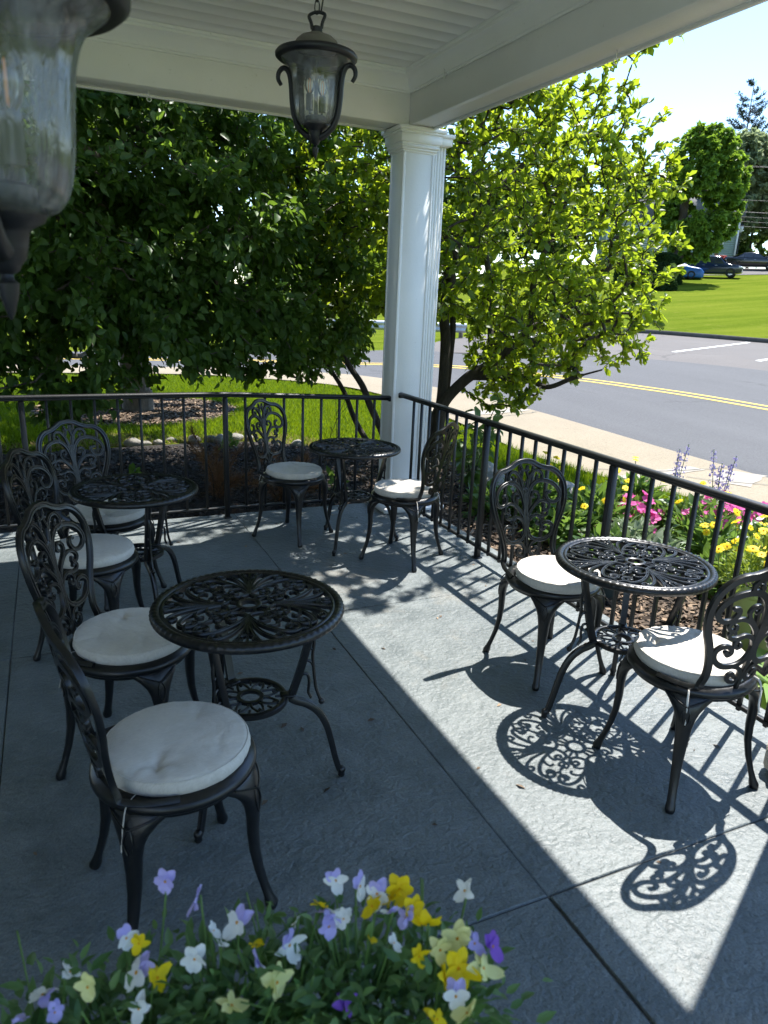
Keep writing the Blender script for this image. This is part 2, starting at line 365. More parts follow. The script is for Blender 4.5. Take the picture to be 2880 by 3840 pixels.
    MT['tyre'] = m_simple('tyre_rubber', (.015, .015, .015), .85); MT['alloy'] = m_simple('silver_alloy', (.55, .56, .58), .3, .7)
    MT['lamp'] = m_simple('headlamp_lens', (.65, .67, .70), .15); MT['chrome'] = m_simple('chrome_trim', (.6, .6, .62), .2, .9)
    MT['wood'] = m_simple('grey_pole_timber', (.17, .14, .11), .9, nscale=9, var=.3); MT['red'] = m_simple('faded_red_plastic', (.42, .05, .035), .5)
    MT['wire'] = m_simple('wire_black', (.03, .03, .03), .6); MT['frost'] = m_simple('frosted_lamp_glass', (.6, .62, .62), .4)
mats()
# ------------------------------------------------------------------ ground, road, walk
def setting():
    # ground: one sheet, polar grid fine near the porch, reaching the horizon
    rs = np.concatenate([np.arange(0, 14, .35), np.arange(14, 34, .7), np.arange(34, 95, 1.6), np.array([95, 105, 120, 150, 220, 400, 900])])
    na = 240; a = np.arange(na)/na*2*PI
    R, A = np.meshgrid(rs, a, indexing='ij')
    X, Y = R*np.cos(A), R*np.sin(A)
    Z = terr(X, Y) + .012*np.sin(X*1.7)*np.cos(Y*1.3)*(R > 2.5)*(R < 60) - .004
    inside = (X > -3.1) & (X < 2.75) & (Y < 5.35); Z = np.where(inside, Z-.25, Z)
    V = np.stack([X, Y, Z], -1).reshape(-1, 3); i = np.arange(len(rs)-1)[:, None]; j = np.arange(na)[None]
    Q = np.stack([i*na+j, (i+1)*na+j, (i+1)*na+(j+1) % na, i*na+(j+1) % na], -1).reshape(-1, 4)
    tag(link('ground', mesh_np('ground', V, None, Q), MT['lawn']), kind='structure')
    def strip(name, A, B, off, mat, k=10, nu=12):
        A = cr(np.array(A, float), k); B = cr(np.array(B, float), k); m = len(A)
        u = np.linspace(0, 1, nu+1)[None, :, None]
        P = A[:, None]*(1-u) + B[:, None]*u
        Z = terr(P[..., 0], P[..., 1]) + off
        V = np.concatenate([P, Z[..., None]], -1).reshape(-1, 3); w = nu+1
        i = np.arange(m-1)[:, None]; j = np.arange(nu)[None]
        Q = np.stack([i*w+j, i*w+j+1, (i+1)*w+j+1, (i+1)*w+j], -1).reshape(-1, 4)
        o = link(name, mesh_np(name, V, None, Q), mat); 
        return o
    near = [(7.5, -8), (7.3, 0), (7.18, 5.35), (7.06, 9.05), (6.84, 11.6), (6.45, 14.0), (5.4, 15.6), (1.74, 16.83), (-8, 17.6), (-30, 18.2)]
    far = [(17.8, -8), (16.9, 3), (15.9, 10), (14.26, 14.24), (12.2, 15.7), (10.3, 17.4), (9.0, 20.0), (2.0, 19.9), (-8, 20.8), (-30, 21.6)]
    tag(strip('road', near, far, .022, MT['asphalt']), kind='structure')
    yl = np.array([(12.6, -8), (12.1, 1), (11.21, 8.61), (10.46, 11.32), (9.44, 13.3), (8.6, 15.3), (7.3, 17.0), (4.0, 18.1), (-8, 19.2), (-30, 19.9)], float)
    t = np.gradient(yl, axis=0); t /= np.linalg.norm(t, axis=1)[:, None]; nn = np.stack([-t[:, 1], t[:, 0]], 1)
    for s in (-1, 1):
        tag(strip('road_marking', yl+nn*(s*.15-.055), yl+nn*(s*.15+.055), .027, MT['yellow'], 24, 1), kind='structure')
    # concrete walk between the garden and the road
    wi = [(5.9, -8), (5.75, 1), (5.67, 4.15), (5.36, 5.5), (5.2, 6.9), (5.42, 9.7), (5.45, 11.8), (5.04, 13.5), (3.6, 14.8), (1.4, 15.6), (-8, 16.3), (-30, 17.0)]
    wo = [(7.52, -8), (7.34, 1), (7.24, 4.15), (7.2, 5.5), (7.14, 6.9), (7.06, 9.2), (6.86, 11.6), (6.47, 14.0), (5.4, 15.6), (1.74, 16.83), (-8, 17.62), (-30, 18.25)]
    tag(strip('sidewalk', wi, wo, .034, MT['walk']), kind='structure')
    for (x0, y0, x1, y1, w) in ((5.6, 9.62, 6.95, 9.75, .34), (5.45, 5.72, 6.75, 5.95, .2), (6.45, 5.25, 7.15, 5.62, .42)):
        d = np.array([x1-x0, y1-y0]); nrm = np.array([-d[1], d[0]])/np.hypot(*d)*w/2
        pts = np.linspace((x0, y0), (x1, y1), 7); jit = RNG.normal(0, .035, (7, 1))
        tag(strip('sidewalk_patch', pts-nrm+jit*nrm*3, pts+nrm+jit, .039, MT['patch'], 3, 2), kind='structure')
    # crack lines over the walk
    for pts in ([(6.25, 5.62), (6.5, 5.3), (6.9, 5.05), (7.2, 4.55)], [(5.42, 6.2), (5.9, 6.0), (6.3, 5.9), (7.1, 5.85)], [(5.5, 9.4), (6.3, 9.3), (7.0, 9.45)]):
        P = cr(np.array(pts, float), 6); P = P + RNG.normal(0, .012, P.shape); d = np.gradient(P, axis=0); d /= np.linalg.norm(d, axis=1)[:, None]
        n_ = np.stack([-d[:, 1], d[:, 0]], 1)*.008
        tag(strip('sidewalk_crack', P-n_, P+n_, .043, MT['joint'], 1, 1), kind='structure')
    # parking lot beyond the road, kerb, stall lines
    lo = [(17.6, -6), (16.9, 3), (15.86, 10.1), (14.2, 14.35), (12.2, 15.85), (10.4, 17.6), (9.6, 19.4)]
    hi = [(26.2, -6), (25.6, 6), (24.6, 16), (22.2, 23.1), (18.4, 24.3), (15.6, 24.3), (12.0, 22.0)]
    tag(strip('parking_lot', lo, hi, .018, MT['lot'], 10, 20), kind='structure')
    kp = cr(np.array([(26.3, -6), (25.7, 6), (24.7, 16), (24.0, 19.0), (22.3, 23.0), (20.4, 24.15), (18.4, 24.4), (16.5, 24.95), (15.6, 24.6)], float), 8)
    kz = terr(kp[:, 0], kp[:, 1]); mb = MB(); mb.tube(np.column_stack([kp, kz+.07]), (.09, .10), ref=(0, 0, 1), sec=[(-1, -1), (1, -1), (1, 1), (-1, 1)])
    tag(mb.build('kerb', MT['kerb'], smooth=False), kind='structure')
    for a_, b_ in (((16.14, 15.73), (23.4, 19.3)), ((16.7, 13.39), (24.6, 16.2)), ((13.9, 17.45), (17.3, 20.4)), ((13.9, 20.2), (18.1, 24.3))):
        a_, b_ = np.array(a_), np.array(b_); d = b_-a_; nrm = np.array([-d[1], d[0]])/np.hypot(*d)*.075
        pts = np.linspace(a_, b_, 10); tag(strip('stall_marking', pts-nrm, pts+nrm, .024, MT['line'], 2, 1), kind='structure')
    # driveway by the parked cars
    dr = [(46.5, 51.5), (50.2, 48.3), (54.0, 46.3), (60, 43.6), (68, 40), (80, 34)]; dr2 = [(50, 56), (55, 52.8), (59, 50.6), (65, 48.4), (74, 45), (88, 40)]
    tag(strip('driveway', dr, dr2, .03, MT['lot']), kind='structure')
    # planting beds
    tag(strip('mulch_bed', [(-6, 5.3), (-1, 5.3), (1, 5.3), (2.7, 5.32), (2.72, 5.36), (2.74, 5.3)], [(-6, 8.0), (-1, 8.45), (1.2, 8.7), (2.3, 8.6), (3.4, 7.6), (4.25, 7.2)], .010, MT['mulch'], 8, 10), kind='structure')
    tag(strip('mulch_bed', [(2.66, -2), (2.66, 1), (2.66, 3), (2.66, 4.6), (2.7, 5.28)], [(5.2, -2), (5.1, 1), (4.75, 3.2), (4.35, 4.9), (4.2, 7.1)], .012, MT['mulch'], 8, 10), kind='structure')
    aa = np.linspace(0, 2*PI, 25); ring = np.stack([1.1+1.55*np.cos(aa)*(1+.06*np.sin(3*aa)), 11.2+1.35*np.sin(aa)*(1+.08*np.cos(2*aa))], 1)
    tag(strip('mulch_bed', ring*0+np.array([1.1, 11.2])+(ring-np.array([1.1, 11.2]))*.02, ring, .014, MT['mulch'], 2, 8), kind='structure')
    def chips(name, pts, mat, sz=(.02, .055), up=.25, lift=.012):
        n = len(pts); L = RNG.uniform(*sz, n); W = L*RNG.uniform(.2, .5, n); a = RNG.uniform(0, 2*PI, n)
        d = np.stack([np.cos(a), np.sin(a), RNG.normal(0, up, n)], 1); d /= np.linalg.norm(d, axis=1)[:, None]
        s = np.cross(d, np.stack([RNG.normal(0, .5, n), RNG.normal(0, .5, n), np.ones(n)], 1)); s /= np.linalg.norm(s, axis=1)[:, None]
        C = np.column_stack([pts, terr(pts[:, 0], pts[:, 1]) + lift + RNG.uniform(0, .03, n)])
        V = np.stack([C-d*L[:, None]/2-s*W[:, None]/2, C+d*L[:, None]/2-s*W[:, None]/3, C+d*L[:, None]/2+s*W[:, None]/2, C-d*L[:, None]/2+s*W[:, None]/2], 1).reshape(-1, 3)
        return tag(link(name, mesh_np(name, V, None, np.arange(4*n).reshape(-1, 4)), mat, smooth=False), kind='stuff')
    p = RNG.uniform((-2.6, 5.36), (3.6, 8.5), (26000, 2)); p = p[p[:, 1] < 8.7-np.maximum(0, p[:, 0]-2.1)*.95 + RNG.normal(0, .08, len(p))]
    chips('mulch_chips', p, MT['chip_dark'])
    n = 70; q = np.column_stack([RNG.uniform(-.9, 2.35, n), RNG.uniform(.9, 4.95, n)]); L = RNG.uniform(.006, .022, n); a = RNG.uniform(0, 6.28, n); V = []
    for (x_, y_), l_, a_ in zip(q, L, a):
        c_, s_ = math.cos(a_)*l_, math.sin(a_)*l_; V += [(x_-c_, y_-s_, .002), (x_+s_*.4, y_-c_*.4, .004+l_*.2), (x_+c_, y_+s_, .002), (x_-s_*.4, y_+c_*.4, .003)]
    tag(link('leaf_litter', mesh_np('leaf_litter', V, None, np.arange(4*n).reshape(-1, 4)), MT['chip_brown'], smooth=False), kind='stuff')
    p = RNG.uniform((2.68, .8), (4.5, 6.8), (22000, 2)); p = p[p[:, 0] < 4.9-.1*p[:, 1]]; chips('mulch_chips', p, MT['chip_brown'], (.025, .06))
    p = RNG.normal(0, 1, (14000, 2)); p = p[np.hypot(*p.T) < 2.1]*np.array([.72, .62]) + np.array([1.1, 11.2]); chips('mulch_chips', p, MT['chip_brown'], (.03, .08))
    # lawn blades
    def blades(name, pts, mat, h=(.04, .09), w=.007):
        n = len(pts); H_ = RNG.uniform(*h, n); a = RNG.uniform(0, 2*PI, n); C = np.column_stack([pts, terr(pts[:, 0], pts[:, 1])])
        s = np.stack([np.cos(a), np.sin(a), 0*a], 1)*w; tip = np.stack([RNG.normal(0, .028, n), RNG.normal(0, .028, n), H_], 1)
        V = np.stack([C-s, C+s, C+tip], 1).reshape(-1, 3)
        return tag(link(name, mesh_np(name, V, np.arange(3*n).reshape(-1, 3)), mat, smooth=False), kind='stuff')
    n0 = 150000; p = RNG.uniform((-3, 7.0), (5.6, 15.5), (n0, 2))
    ed = 8.75-np.maximum(0, p[:, 0]-2.2)*.95
    keep = (p[:, 1] > ed) & (np.hypot((p[:, 0]-1.1)/1.5, (p[:, 1]-11.2)/1.3) > .96) & (p[:, 0] < np.interp(p[:, 1], [7, 9.7, 11.8, 13.5, 14.8, 15.6], [5.15, 5.36, 5.4, 4.95, 3.5, 1.2]))
    p = p[keep]; dry = (p[:, 1] < ed[keep]+.55+.2*np.sin(p[:, 0]*3)) & (RNG.random(len(p)) < .75) & (p[:, 0] < 3.6)
    blades('grass', p[~dry], MT['grass']); blades('dry_grass', p[dry], MT['drygrass'], (.02, .05))
    p = RNG.uniform((3.9, 2.0), (5.7, 7.6), (30000, 2))
    k = (p[:, 0] > np.interp(p[:, 1], [2, 3.2, 4.9, 7.1], [4.85, 4.8, 4.4, 4.2])) & (p[:, 0] < np.interp(p[:, 1], [2, 4.15, 5.5, 6.9, 8], [5.7, 5.62, 5.32, 5.16, 5.25]))
    blades('grass', p[k], MT['grass'], (.05, .13))
setting()

# ------------------------------------------------------------------ porch
def porch():
    # slab panels with real joints
    mb = MB(); xs = [-3.1, -1.70, -.27, 1.155, 2.62]; ys = [-3.6, -.7, 1.284, 3.27, 5.16]
    for a in range(4):
        for b in range(4):
            g = .003 if b > 1 else .008
            x0, x1, y0, y1 = xs[a]+g/2, xs[a+1]-g/2, ys[b]+g/2, ys[b+1]-g/2
            rect = lambda e, z: [(x0+e, y0+e, z), (x1-e, y0+e, z), (x1-e, y1-e, z), (x0+e, y1-e, z)]
            V = rect(0, -.10)+rect(0, -.004)+rect(.004, 0); Q = [(r_*4+i, r_*4+(i+1) % 4, r_*4+4+(i+1) % 4, r_*4+4+i) for r_ in range(2) for i in range(4)]
            mb.add(V, None, Q); nx, ny = 12, 14; gx = np.linspace(x0+.004, x1-.004, nx); gy = np.linspace(y0+.004, y1-.004, ny)
            G = np.stack(np.meshgrid(gx, gy, indexing='ij')+[np.zeros((nx, ny))], -1).reshape(-1, 3); i_ = np.arange(nx-1)[:, None]; j_ = np.arange(ny-1)[None]
            mb.add(G, None, np.stack([i_*ny+j_, (i_+1)*ny+j_, (i_+1)*ny+j_+1, i_*ny+j_+1], -1).reshape(-1, 4))
    o = mb.build('porch_floor', MT['floor'], smooth=False); tag(o, kind='structure')
    mb = MB(); mb.box((-.24, .78, -.120), (5.74, 8.8, .225)); tag(mb.build('porch_floor_joints', MT['joint'], smooth=False), kind='structure')
    # roof: one thing with ceiling, beams, mouldings, hooks
    r = thing('porch_roof', 'white painted porch roof with boarded ceiling and two deep beams', 'porch roof', (1, 2, 3.05))
    def part(mb, name, mat, parent=r, smooth=False, angle=None):
        o = mb.build(name, mat, parent, smooth, angle=angle)
        pw = Vector((0, 0, 0)); q = parent
        while q is not None: pw += q.location; q = q.parent
        o.location = -pw; return o
    Z = 3.05; mb = MB(); prof = []
    y = 4.99
    ys_ = []
    line = [4.88-.143*i for i in range(40)]
    for L in line: prof += [(L+.066, Z), (L+.0022, Z), (L+.001, Z-.0012), (L-.001, Z-.0012), (L-.0022, Z)]
    prof = [(5.05, Z)] + prof + [(-.8, Z)]
    V = []; Q = []
    for i, (yy, zz) in enumerate(prof): V += [(-3.1, yy, zz), (2.42, yy, zz)]
    for i in range(len(prof)-1): Q.append((2*i, 2*i+1, 2*i+3, 2*i+2))
    mb.add(V, None, Q); part(mb, 'ceiling', MT['ceiling'])
    mb = MB(); mb.box((-.27, 2.2, 3.20), (5.66, 6.0, .20)); part(mb, 'roof_slab', MT['white'])
    def beam(name, c, d, lip):
        m = MB(); m.box(c, d, bev=.004); m.box(lip[0], lip[1]); return part(m, name, MT['white'])
    b1 = beam('beam', (-.36, 5.09, 2.915), (5.476, .22, .36), ((-.36, 5.193, 2.731), (5.476, .03, .016)))
    b2 = beam('beam', (2.469, 2.2, 2.915), (.182, 6.0, .36), ((2.553, 2.2, 2.731), (.03, 6.0, .016)))
    def crown(pts_a, pts_b, inward, zshift=0):
        pr = [(.000, 2.925), (.010, 2.925), (.012, 2.936), (.020, 2.940), (.022, 2.952), (.030, 2.962), (.042, 2.99), (.060, 3.008), (.078, 3.016), (.080, 3.030), (.088, 3.034), (.090, 3.049)]
        m = MB(); A = np.array(pts_a); B = np.array(pts_b); inw = np.array(inward)
        rings = []
        for e, s in ((A, 1), (B, -1)):
            rings.append(np.array([np.append(e+inw*w, z) for w, z in pr]))
        V = np.concatenate(rings); n = len(pr); Q = [(i, i+1, n+i+1, n+i) for i in range(n-1)]
        m.add(V, None, Q); return part(m, 'crown_molding', MT['white'], smooth=True, angle=40)
    crown((-3.1, 4.979), (2.377, 4.979), (0, -1)); crown((2.377, 4.979), (2.377, -.79), (-1, 0))
    # screw hooks
    def hook(x, y, z, chain=0):
        m = MB(); m.tube(np.array([(x, y, z), (x, y, z-.035)]), .0035, 6)
        a = np.linspace(-PI/2-.3, PI*1.35, 18); m.tube(np.stack([x+.013*np.cos(a)+0*a, y+0*a, z-.048+.013*np.sin(a)*-1], 1), .0033, 6)
        o = part(m, 'hook', MT['trim'], b1 if abs(y-5.09) < .2 else b2, True)
        return o
    hook(.67, 5.07, 2.735); hook(2.50, 3.05, 2.735)
    # paint-clogged clamps on the beam faces
    for (x, y, z) in ((2.372, 4.46, 2.955), (2.372, 2.98, 2.985)):
        m = MB(); m.tube(cr([(x+.004, y-.03, z+.01), (x-.014, y-.012, z+.018), (x-.018, y+.006, z+.004), (x-.008, y-.006, z-.02), (x-.016, y+.012, z-.045)], 6), .007, 6)
        m.tube(cr([(x+.004, y+.02, z+.02), (x-.012, y+.008, z-.005), (x-.012, y-.014, z-.035)], 6), .006, 6)
        part(m, 'clamp', MT['trim'], r, True)
    # columns
    def column(x0, x1, y0, y1, label, plinth, rough=False):
        cx, cy = (x0+x1)/2, (y0+y1)/2; w, d = x1-x0, y1-y0
        t = thing('porch_column', label, 'column', (cx, cy, 0))
        m = MB(); m.box((0, 0, 1.31), (w, d, 2.55), bev=.006)
        for sx in (-1, 1):
            for sy in (-1, 1): m.box((sx*(w/2-.006), sy*(d/2-.006), 1.31), (.022, .022, 2.54), bev=.004)
        m.build('shaft', MT['white'], t, False)
        m = MB()
        for (e, z0, z1) in ((.008, 2.572, 2.586), (.020, 2.586, 2.600), (.034, 2.600, 2.622), (.028, 2.622, 2.632), (.040, 2.632, 2.690), (.050, 2.690, 2.705), (.062, 2.705, 2.732)):
            m.box((0, 0, (z0+z1)/2), (w+2*e, d+2*e, z1-z0), bev=.003 if e != .034 else .009)
        m.build('capital', MT['white'], t, False)
        m = MB()
        for (c, s, b) in plinth: m.box((c[0]-cx, c[1]-cy, c[2]), s, bev=b)
        m.build('plinth', MT['chipped'] if rough else MT['white'], t, False)
        return t
    column(2.354, 2.592, 5.0, 5.205, 'square white porch column in the corner where both railings meet', [((2.49, 5.0, .022), (.52, .40, .044), .01), ((2.473, 5.1, .06), (.30, .26, .04), .006)])
    column(2.372, 2.60, 1.18, 1.41, 'white column at the right edge, only its chipped stacked base showing', [((2.45, 1.26, .062), (.42, .44, .124), .02), ((2.48, 1.25, .17), (.44, .42, .09), .025), ((2.48, 1.28, .235), (.34, .36, .04), .012)], True)
    t = thing('fluted_pilaster', 'slim white fluted pilaster just behind the corner column', 'pilaster', (2.70, 5.13, 0))
    m = MB(); m.box((0, .030, 1.37), (.094, .09, 2.70))
    for i in range(4): m.box((-.0345+i*.023, -.0175, 1.37), (.0165, .008, 2.66), bev=.003)
    m.build('shaft', MT['white'], t, False)
    m = MB(); m.box((.005, -.005, 2.68), (.13, .13, .05), bev=.004); m.box((.008, -.008, 2.718), (.15, .15, .026), bev=.003); m.build('capital', MT['white'], t, False)
    m = MB(); m.box((.01, 0, -.055), (.16, .17, .15), bev=.01); m.build('plinth', MT['white'], t, False)
    # house wall on the left, behind the photographer
    t = thing('house_wall', 'white clapboard house wall closing the far inner side of the porch', 'wall', (-3.14, 1.5, 0))
    m = MB(); m.box((-.04, -.6, 1.5), (.08, 8.6, 3.1))
    for i in range(24): m.box((.006, -.6, .07+i*.127), (.016, 8.6, .118))
    m.build('siding', MT['white'], t, False)

    # railings
    def railing(label, path, zt, posts, bars, ends):
        t = thing('iron_railing', label, 'railing', (path[0][0], path[0][1], 0))
        off = np.array([path[0][0], path[0][1], 0.])
        P = np.array(path, float); s = np.concatenate([[0], np.cumsum(np.linalg.norm(np.diff(P, axis=0), axis=1))])
        at = lambda q: np.array([np.interp(q, s, P[:, 0]), np.interp(q, s, P[:, 1])])
        zt_at = lambda q: np.interp(q, *zt)
        S = np.linspace(0, s[-1], 40)
        sq = [(-1, -1), (1, -1), (1, 1), (-1, 1)]
        m = MB(); pts = np.array([np.append(at(q), zt_at(q)) for q in S]) - off
        capsec = [(-1, -.9), (1, -.9), (1.05, -.2), (.75, .6), (.3, 1), (-.3, 1), (-.75, .6), (-1.05, -.2)]
        m.tube(pts-[0, 0, .010], (.023, .010), ref=(0, 0, 1), sec=capsec); m.tube(pts-[0, 0, .0275], (.013, .0075), ref=(0, 0, 1), sec=sq)
        m.build('top_rail', MT['iron'], t, False)
        m = MB(); pts = np.array([np.append(at(q), .075) for q in S]) - off; m.tube(pts, (.012, .0075), ref=(0, 0, 1), sec=sq); m.build('bottom_rail', MT['iron'], t, False)
        for q in posts:
            x, y = at(q); z = zt_at(q)-.036; m = MB(); m.box((x-off[0], y-off[1], z/2), (.034, .034, z), bev=.003); m.box((x-off[0], y-off[1], .004), (.05, .05, .008)); m.build('post', MT['iron'], t, False)
        bm = {}
        for q in bars:
            x, y = at(q); z1 = zt_at(q)-.035; z0 = .055; k = round(z1, 2)
            m = MB(); m.box((0, 0, 0), (.0168, .0168, z1-z0), bev=.0015)
            o = m.build('baluster', MT['iron'], t, False, loc=(x-off[0], y-off[1], (z0+z1)/2))
        for (q, nx, ny) in ends:
            x, y = at(q); z = zt_at(q); m = MB(); c = np.array([x, y, z-.02])-off
            m.box(c+np.array([nx*.012, ny*.012, -.006]), (.045, .045, .034), bev=.006)
            m.build('wall_bracket', MT['iron'], t, False)
            m = MB(); Rr = np.array([ny, -nx, 0.])
            for (du, dz, rr) in ((0, -.055, .022), (-.018, -.075, .016), (.018, -.078, .018), (0, -.095, .02), (-.014, -.118, .012), (.01, -.125, .012)):
                a = np.arange(10)/10*2*PI; cc = c+Rr*du+[0, 0, dz]
                m.loft([cc+np.outer(np.cos(a)*rr*f, Rr)+np.outer(np.sin(a)*rr*f, [0, 0, 1])+np.array([nx, ny, 0])*(-.016*h+.026) for f, h in ((1, -.7), (1, .1), (.7, .8), (.2, 1.))])
            m.build('painted_bracket', MT['trim'], t, True)
        return t
    ys = [4.77-.1265*i for i in range(27)]; posts = [5.0-3.755, 5.0-2.62]
    bars = [5.0-y for y in ys if y > 1.46 and min(abs(y-3.755), abs(y-2.62)) > .03]
    railing('black iron railing running beside the flower garden and the street', [(2.42, 5.0), (2.42, 1.41)], ([0, 3.59], [.905, .905]), posts, bars, [(0.004, 0, 1)])
    pth = [(2.354, 5.06), (1.9, 5.068), (1.088, 5.075), (.6, 5.075), (-.2, 5.05), (-3.05, 5.0)]
    xs = [1.088-.1425*i for i in range(-8, 29)]
    bars = [2.354-x for x in xs if x < 2.30 and abs(x-1.088) > .03 and abs(x+.20) > .03]
    railing('black iron railing in front of the dark shade tree', pth, ([0, 1.27, 5.6], [.872, .918, .922]), [2.354-1.088, 2.354+.195, 2.354+1.5, 2.354+3.0], bars, [(0.004, 1, 0)])
porch()
# ------------------------------------------------------------------ cast bistro furniture
GROOVE = [(-1, -.9), (1, -.9), (1.02, .35), (.72, 1), (.30, .95), (.16, .55), (-.16, .55), (-.30, .95), (-.72, 1), (-1.02, .35)]
U0, V0 = .205, .48
def S3(u, v):
    """chair-back surface: curved round the sitter and leaning back"""
    u = np.asarray(u, float); v = np.asarray(v, float)
    return np.stack([u, -.190 - v*.20 + 1.0*u*u*(1-.25*v/V0), .428 + v*.975], -1)
def back_sweep(mb, P, w, th=.006, k=7, both=True, closed=False, sec=GROOVE):
    P = cr(np.array(P, float)*[U0, V0], k, closed)
    for sgn in ((1, -1) if both else (1,)):
        p = P*[sgn, 1]; d = np.gradient(p, axis=0); d /= np.linalg.norm(d, axis=1)[:, None]+1e-9
        n2 = np.stack([-d[:, 1], d[:, 0]], 1); c = S3(p[:, 0], p[:, 1])
        e = 1e-3; su = (S3(p[:, 0]+e, p[:, 1])-S3(p[:, 0]-e, p[:, 1]))/(2*e); sv = (S3(p[:, 0], p[:, 1]+e)-S3(p[:, 0], p[:, 1]-e))/(2*e)
        N = np.cross(su, sv); N /= np.linalg.norm(N, axis=1)[:, None]; N = -N   # faces the sitter
        if N[0][1] < 0: N = -N
        B = su*n2[:, :1]+sv*n2[:, 1:]; B /= np.linalg.norm(B, axis=1)[:, None]
        ww = np.broadcast_to(np.interp(np.linspace(0, 1, len(c)), np.linspace(0, 1, len(np.atleast_1d(w))), np.atleast_1d(w)), len(c))
        s = np.array(sec)
        rings = c[:, None]+B[:, None]*(ww[:, None]*s[None, :, 0])[..., None]+N[:, None]*(th*s[None, :, 1])[..., None]
        if sgn < 0: rings = rings[:, ::-1]
        mb.loft(rings)
        if not closed:   # rounded scroll tip
            q = c[-1]; r = ww[-1]*1.25; a = np.arange(8)/8*2*PI
            tt = sv[-1]/np.linalg.norm(sv[-1]); uu = su[-1]/np.linalg.norm(su[-1])
            mb.loft([q+np.outer(np.cos(a)*r*f, uu)+np.outer(np.sin(a)*r*f, tt)+N[-1]*th*h for f, h in ((.9, -.9), (1, 0), (.8, .9), (.3, 1.15))])
F = [
 ([(0, .45), (.02, .62), (.05, .73), (.12, .83), (.25, .895), (.385, .90), (.465, .86), (.45, .81), (.36, .797), (.31, .825), (.345, .85)], (.010, .0075, .006)),
 ([(0, .40), (.02, .55), (.07, .66), (.16, .74), (.32, .795), (.52, .80), (.72, .77), (.85, .71), (.875, .64), (.77, .59), (.63, .595), (.555, .64), (.575, .68), (.64, .683)], (.010, .011, .0085, .0075)),
 ([(.10, .50), (.21, .555), (.32, .605), (.365, .65), (.31, .69), (.215, .69), (.18, .655), (.225, .64)], (.006, .0065, .006)),
 ([(.0, .36), (.05, .45), (.16, .52), (.30, .577), (.45, .60), (.58, .583), (.625, .545), (.57, .513), (.49, .52), (.50, .545)], (.009, .007, .006)),
 ([(.0, .30), (.04, .385), (.12, .437), (.27, .463), (.42, .447), (.53, .455), (.565, .485), (.51, .505), (.475, .488)], (.009, .0065, .0055)),
 ([(.26, .462), (.37, .437), (.40, .395), (.34, .367), (.285, .38), (.31, .40)], (.006, .006, .0055)),
 ([(.02, .46), (.03, .36), (.06, .29), (.14, .24), (.30, .215), (.50, .225), (.65, .28), (.68, .345), (.58, .385), (.45, .372), (.405, .33), (.46, .312), (.50, .335)], (.009, .010, .0085, .007)),
 ([(.33, .215), (.19, .20), (.09, .165), (.065, .11), (.14, .075), (.26, .09), (.285, .13), (.22, .147), (.185, .125)], (.0075, .0075, .006)),
 ([(.10, .955), (.06, .90), (.105, .83), (.085, .77), (.03, .72)], (.006, .006, .006)),
]
OUT = [(0, 1.0), (.10, .997), (.22, .984), (.38, .948), (.54, .926), (.70, .915), (.86, .872), (.965, .80), (1.0, .71), (.985, .61), (.91, .49), (.80, .375), (.71, .25), (.675, .15), (.70, .075)]
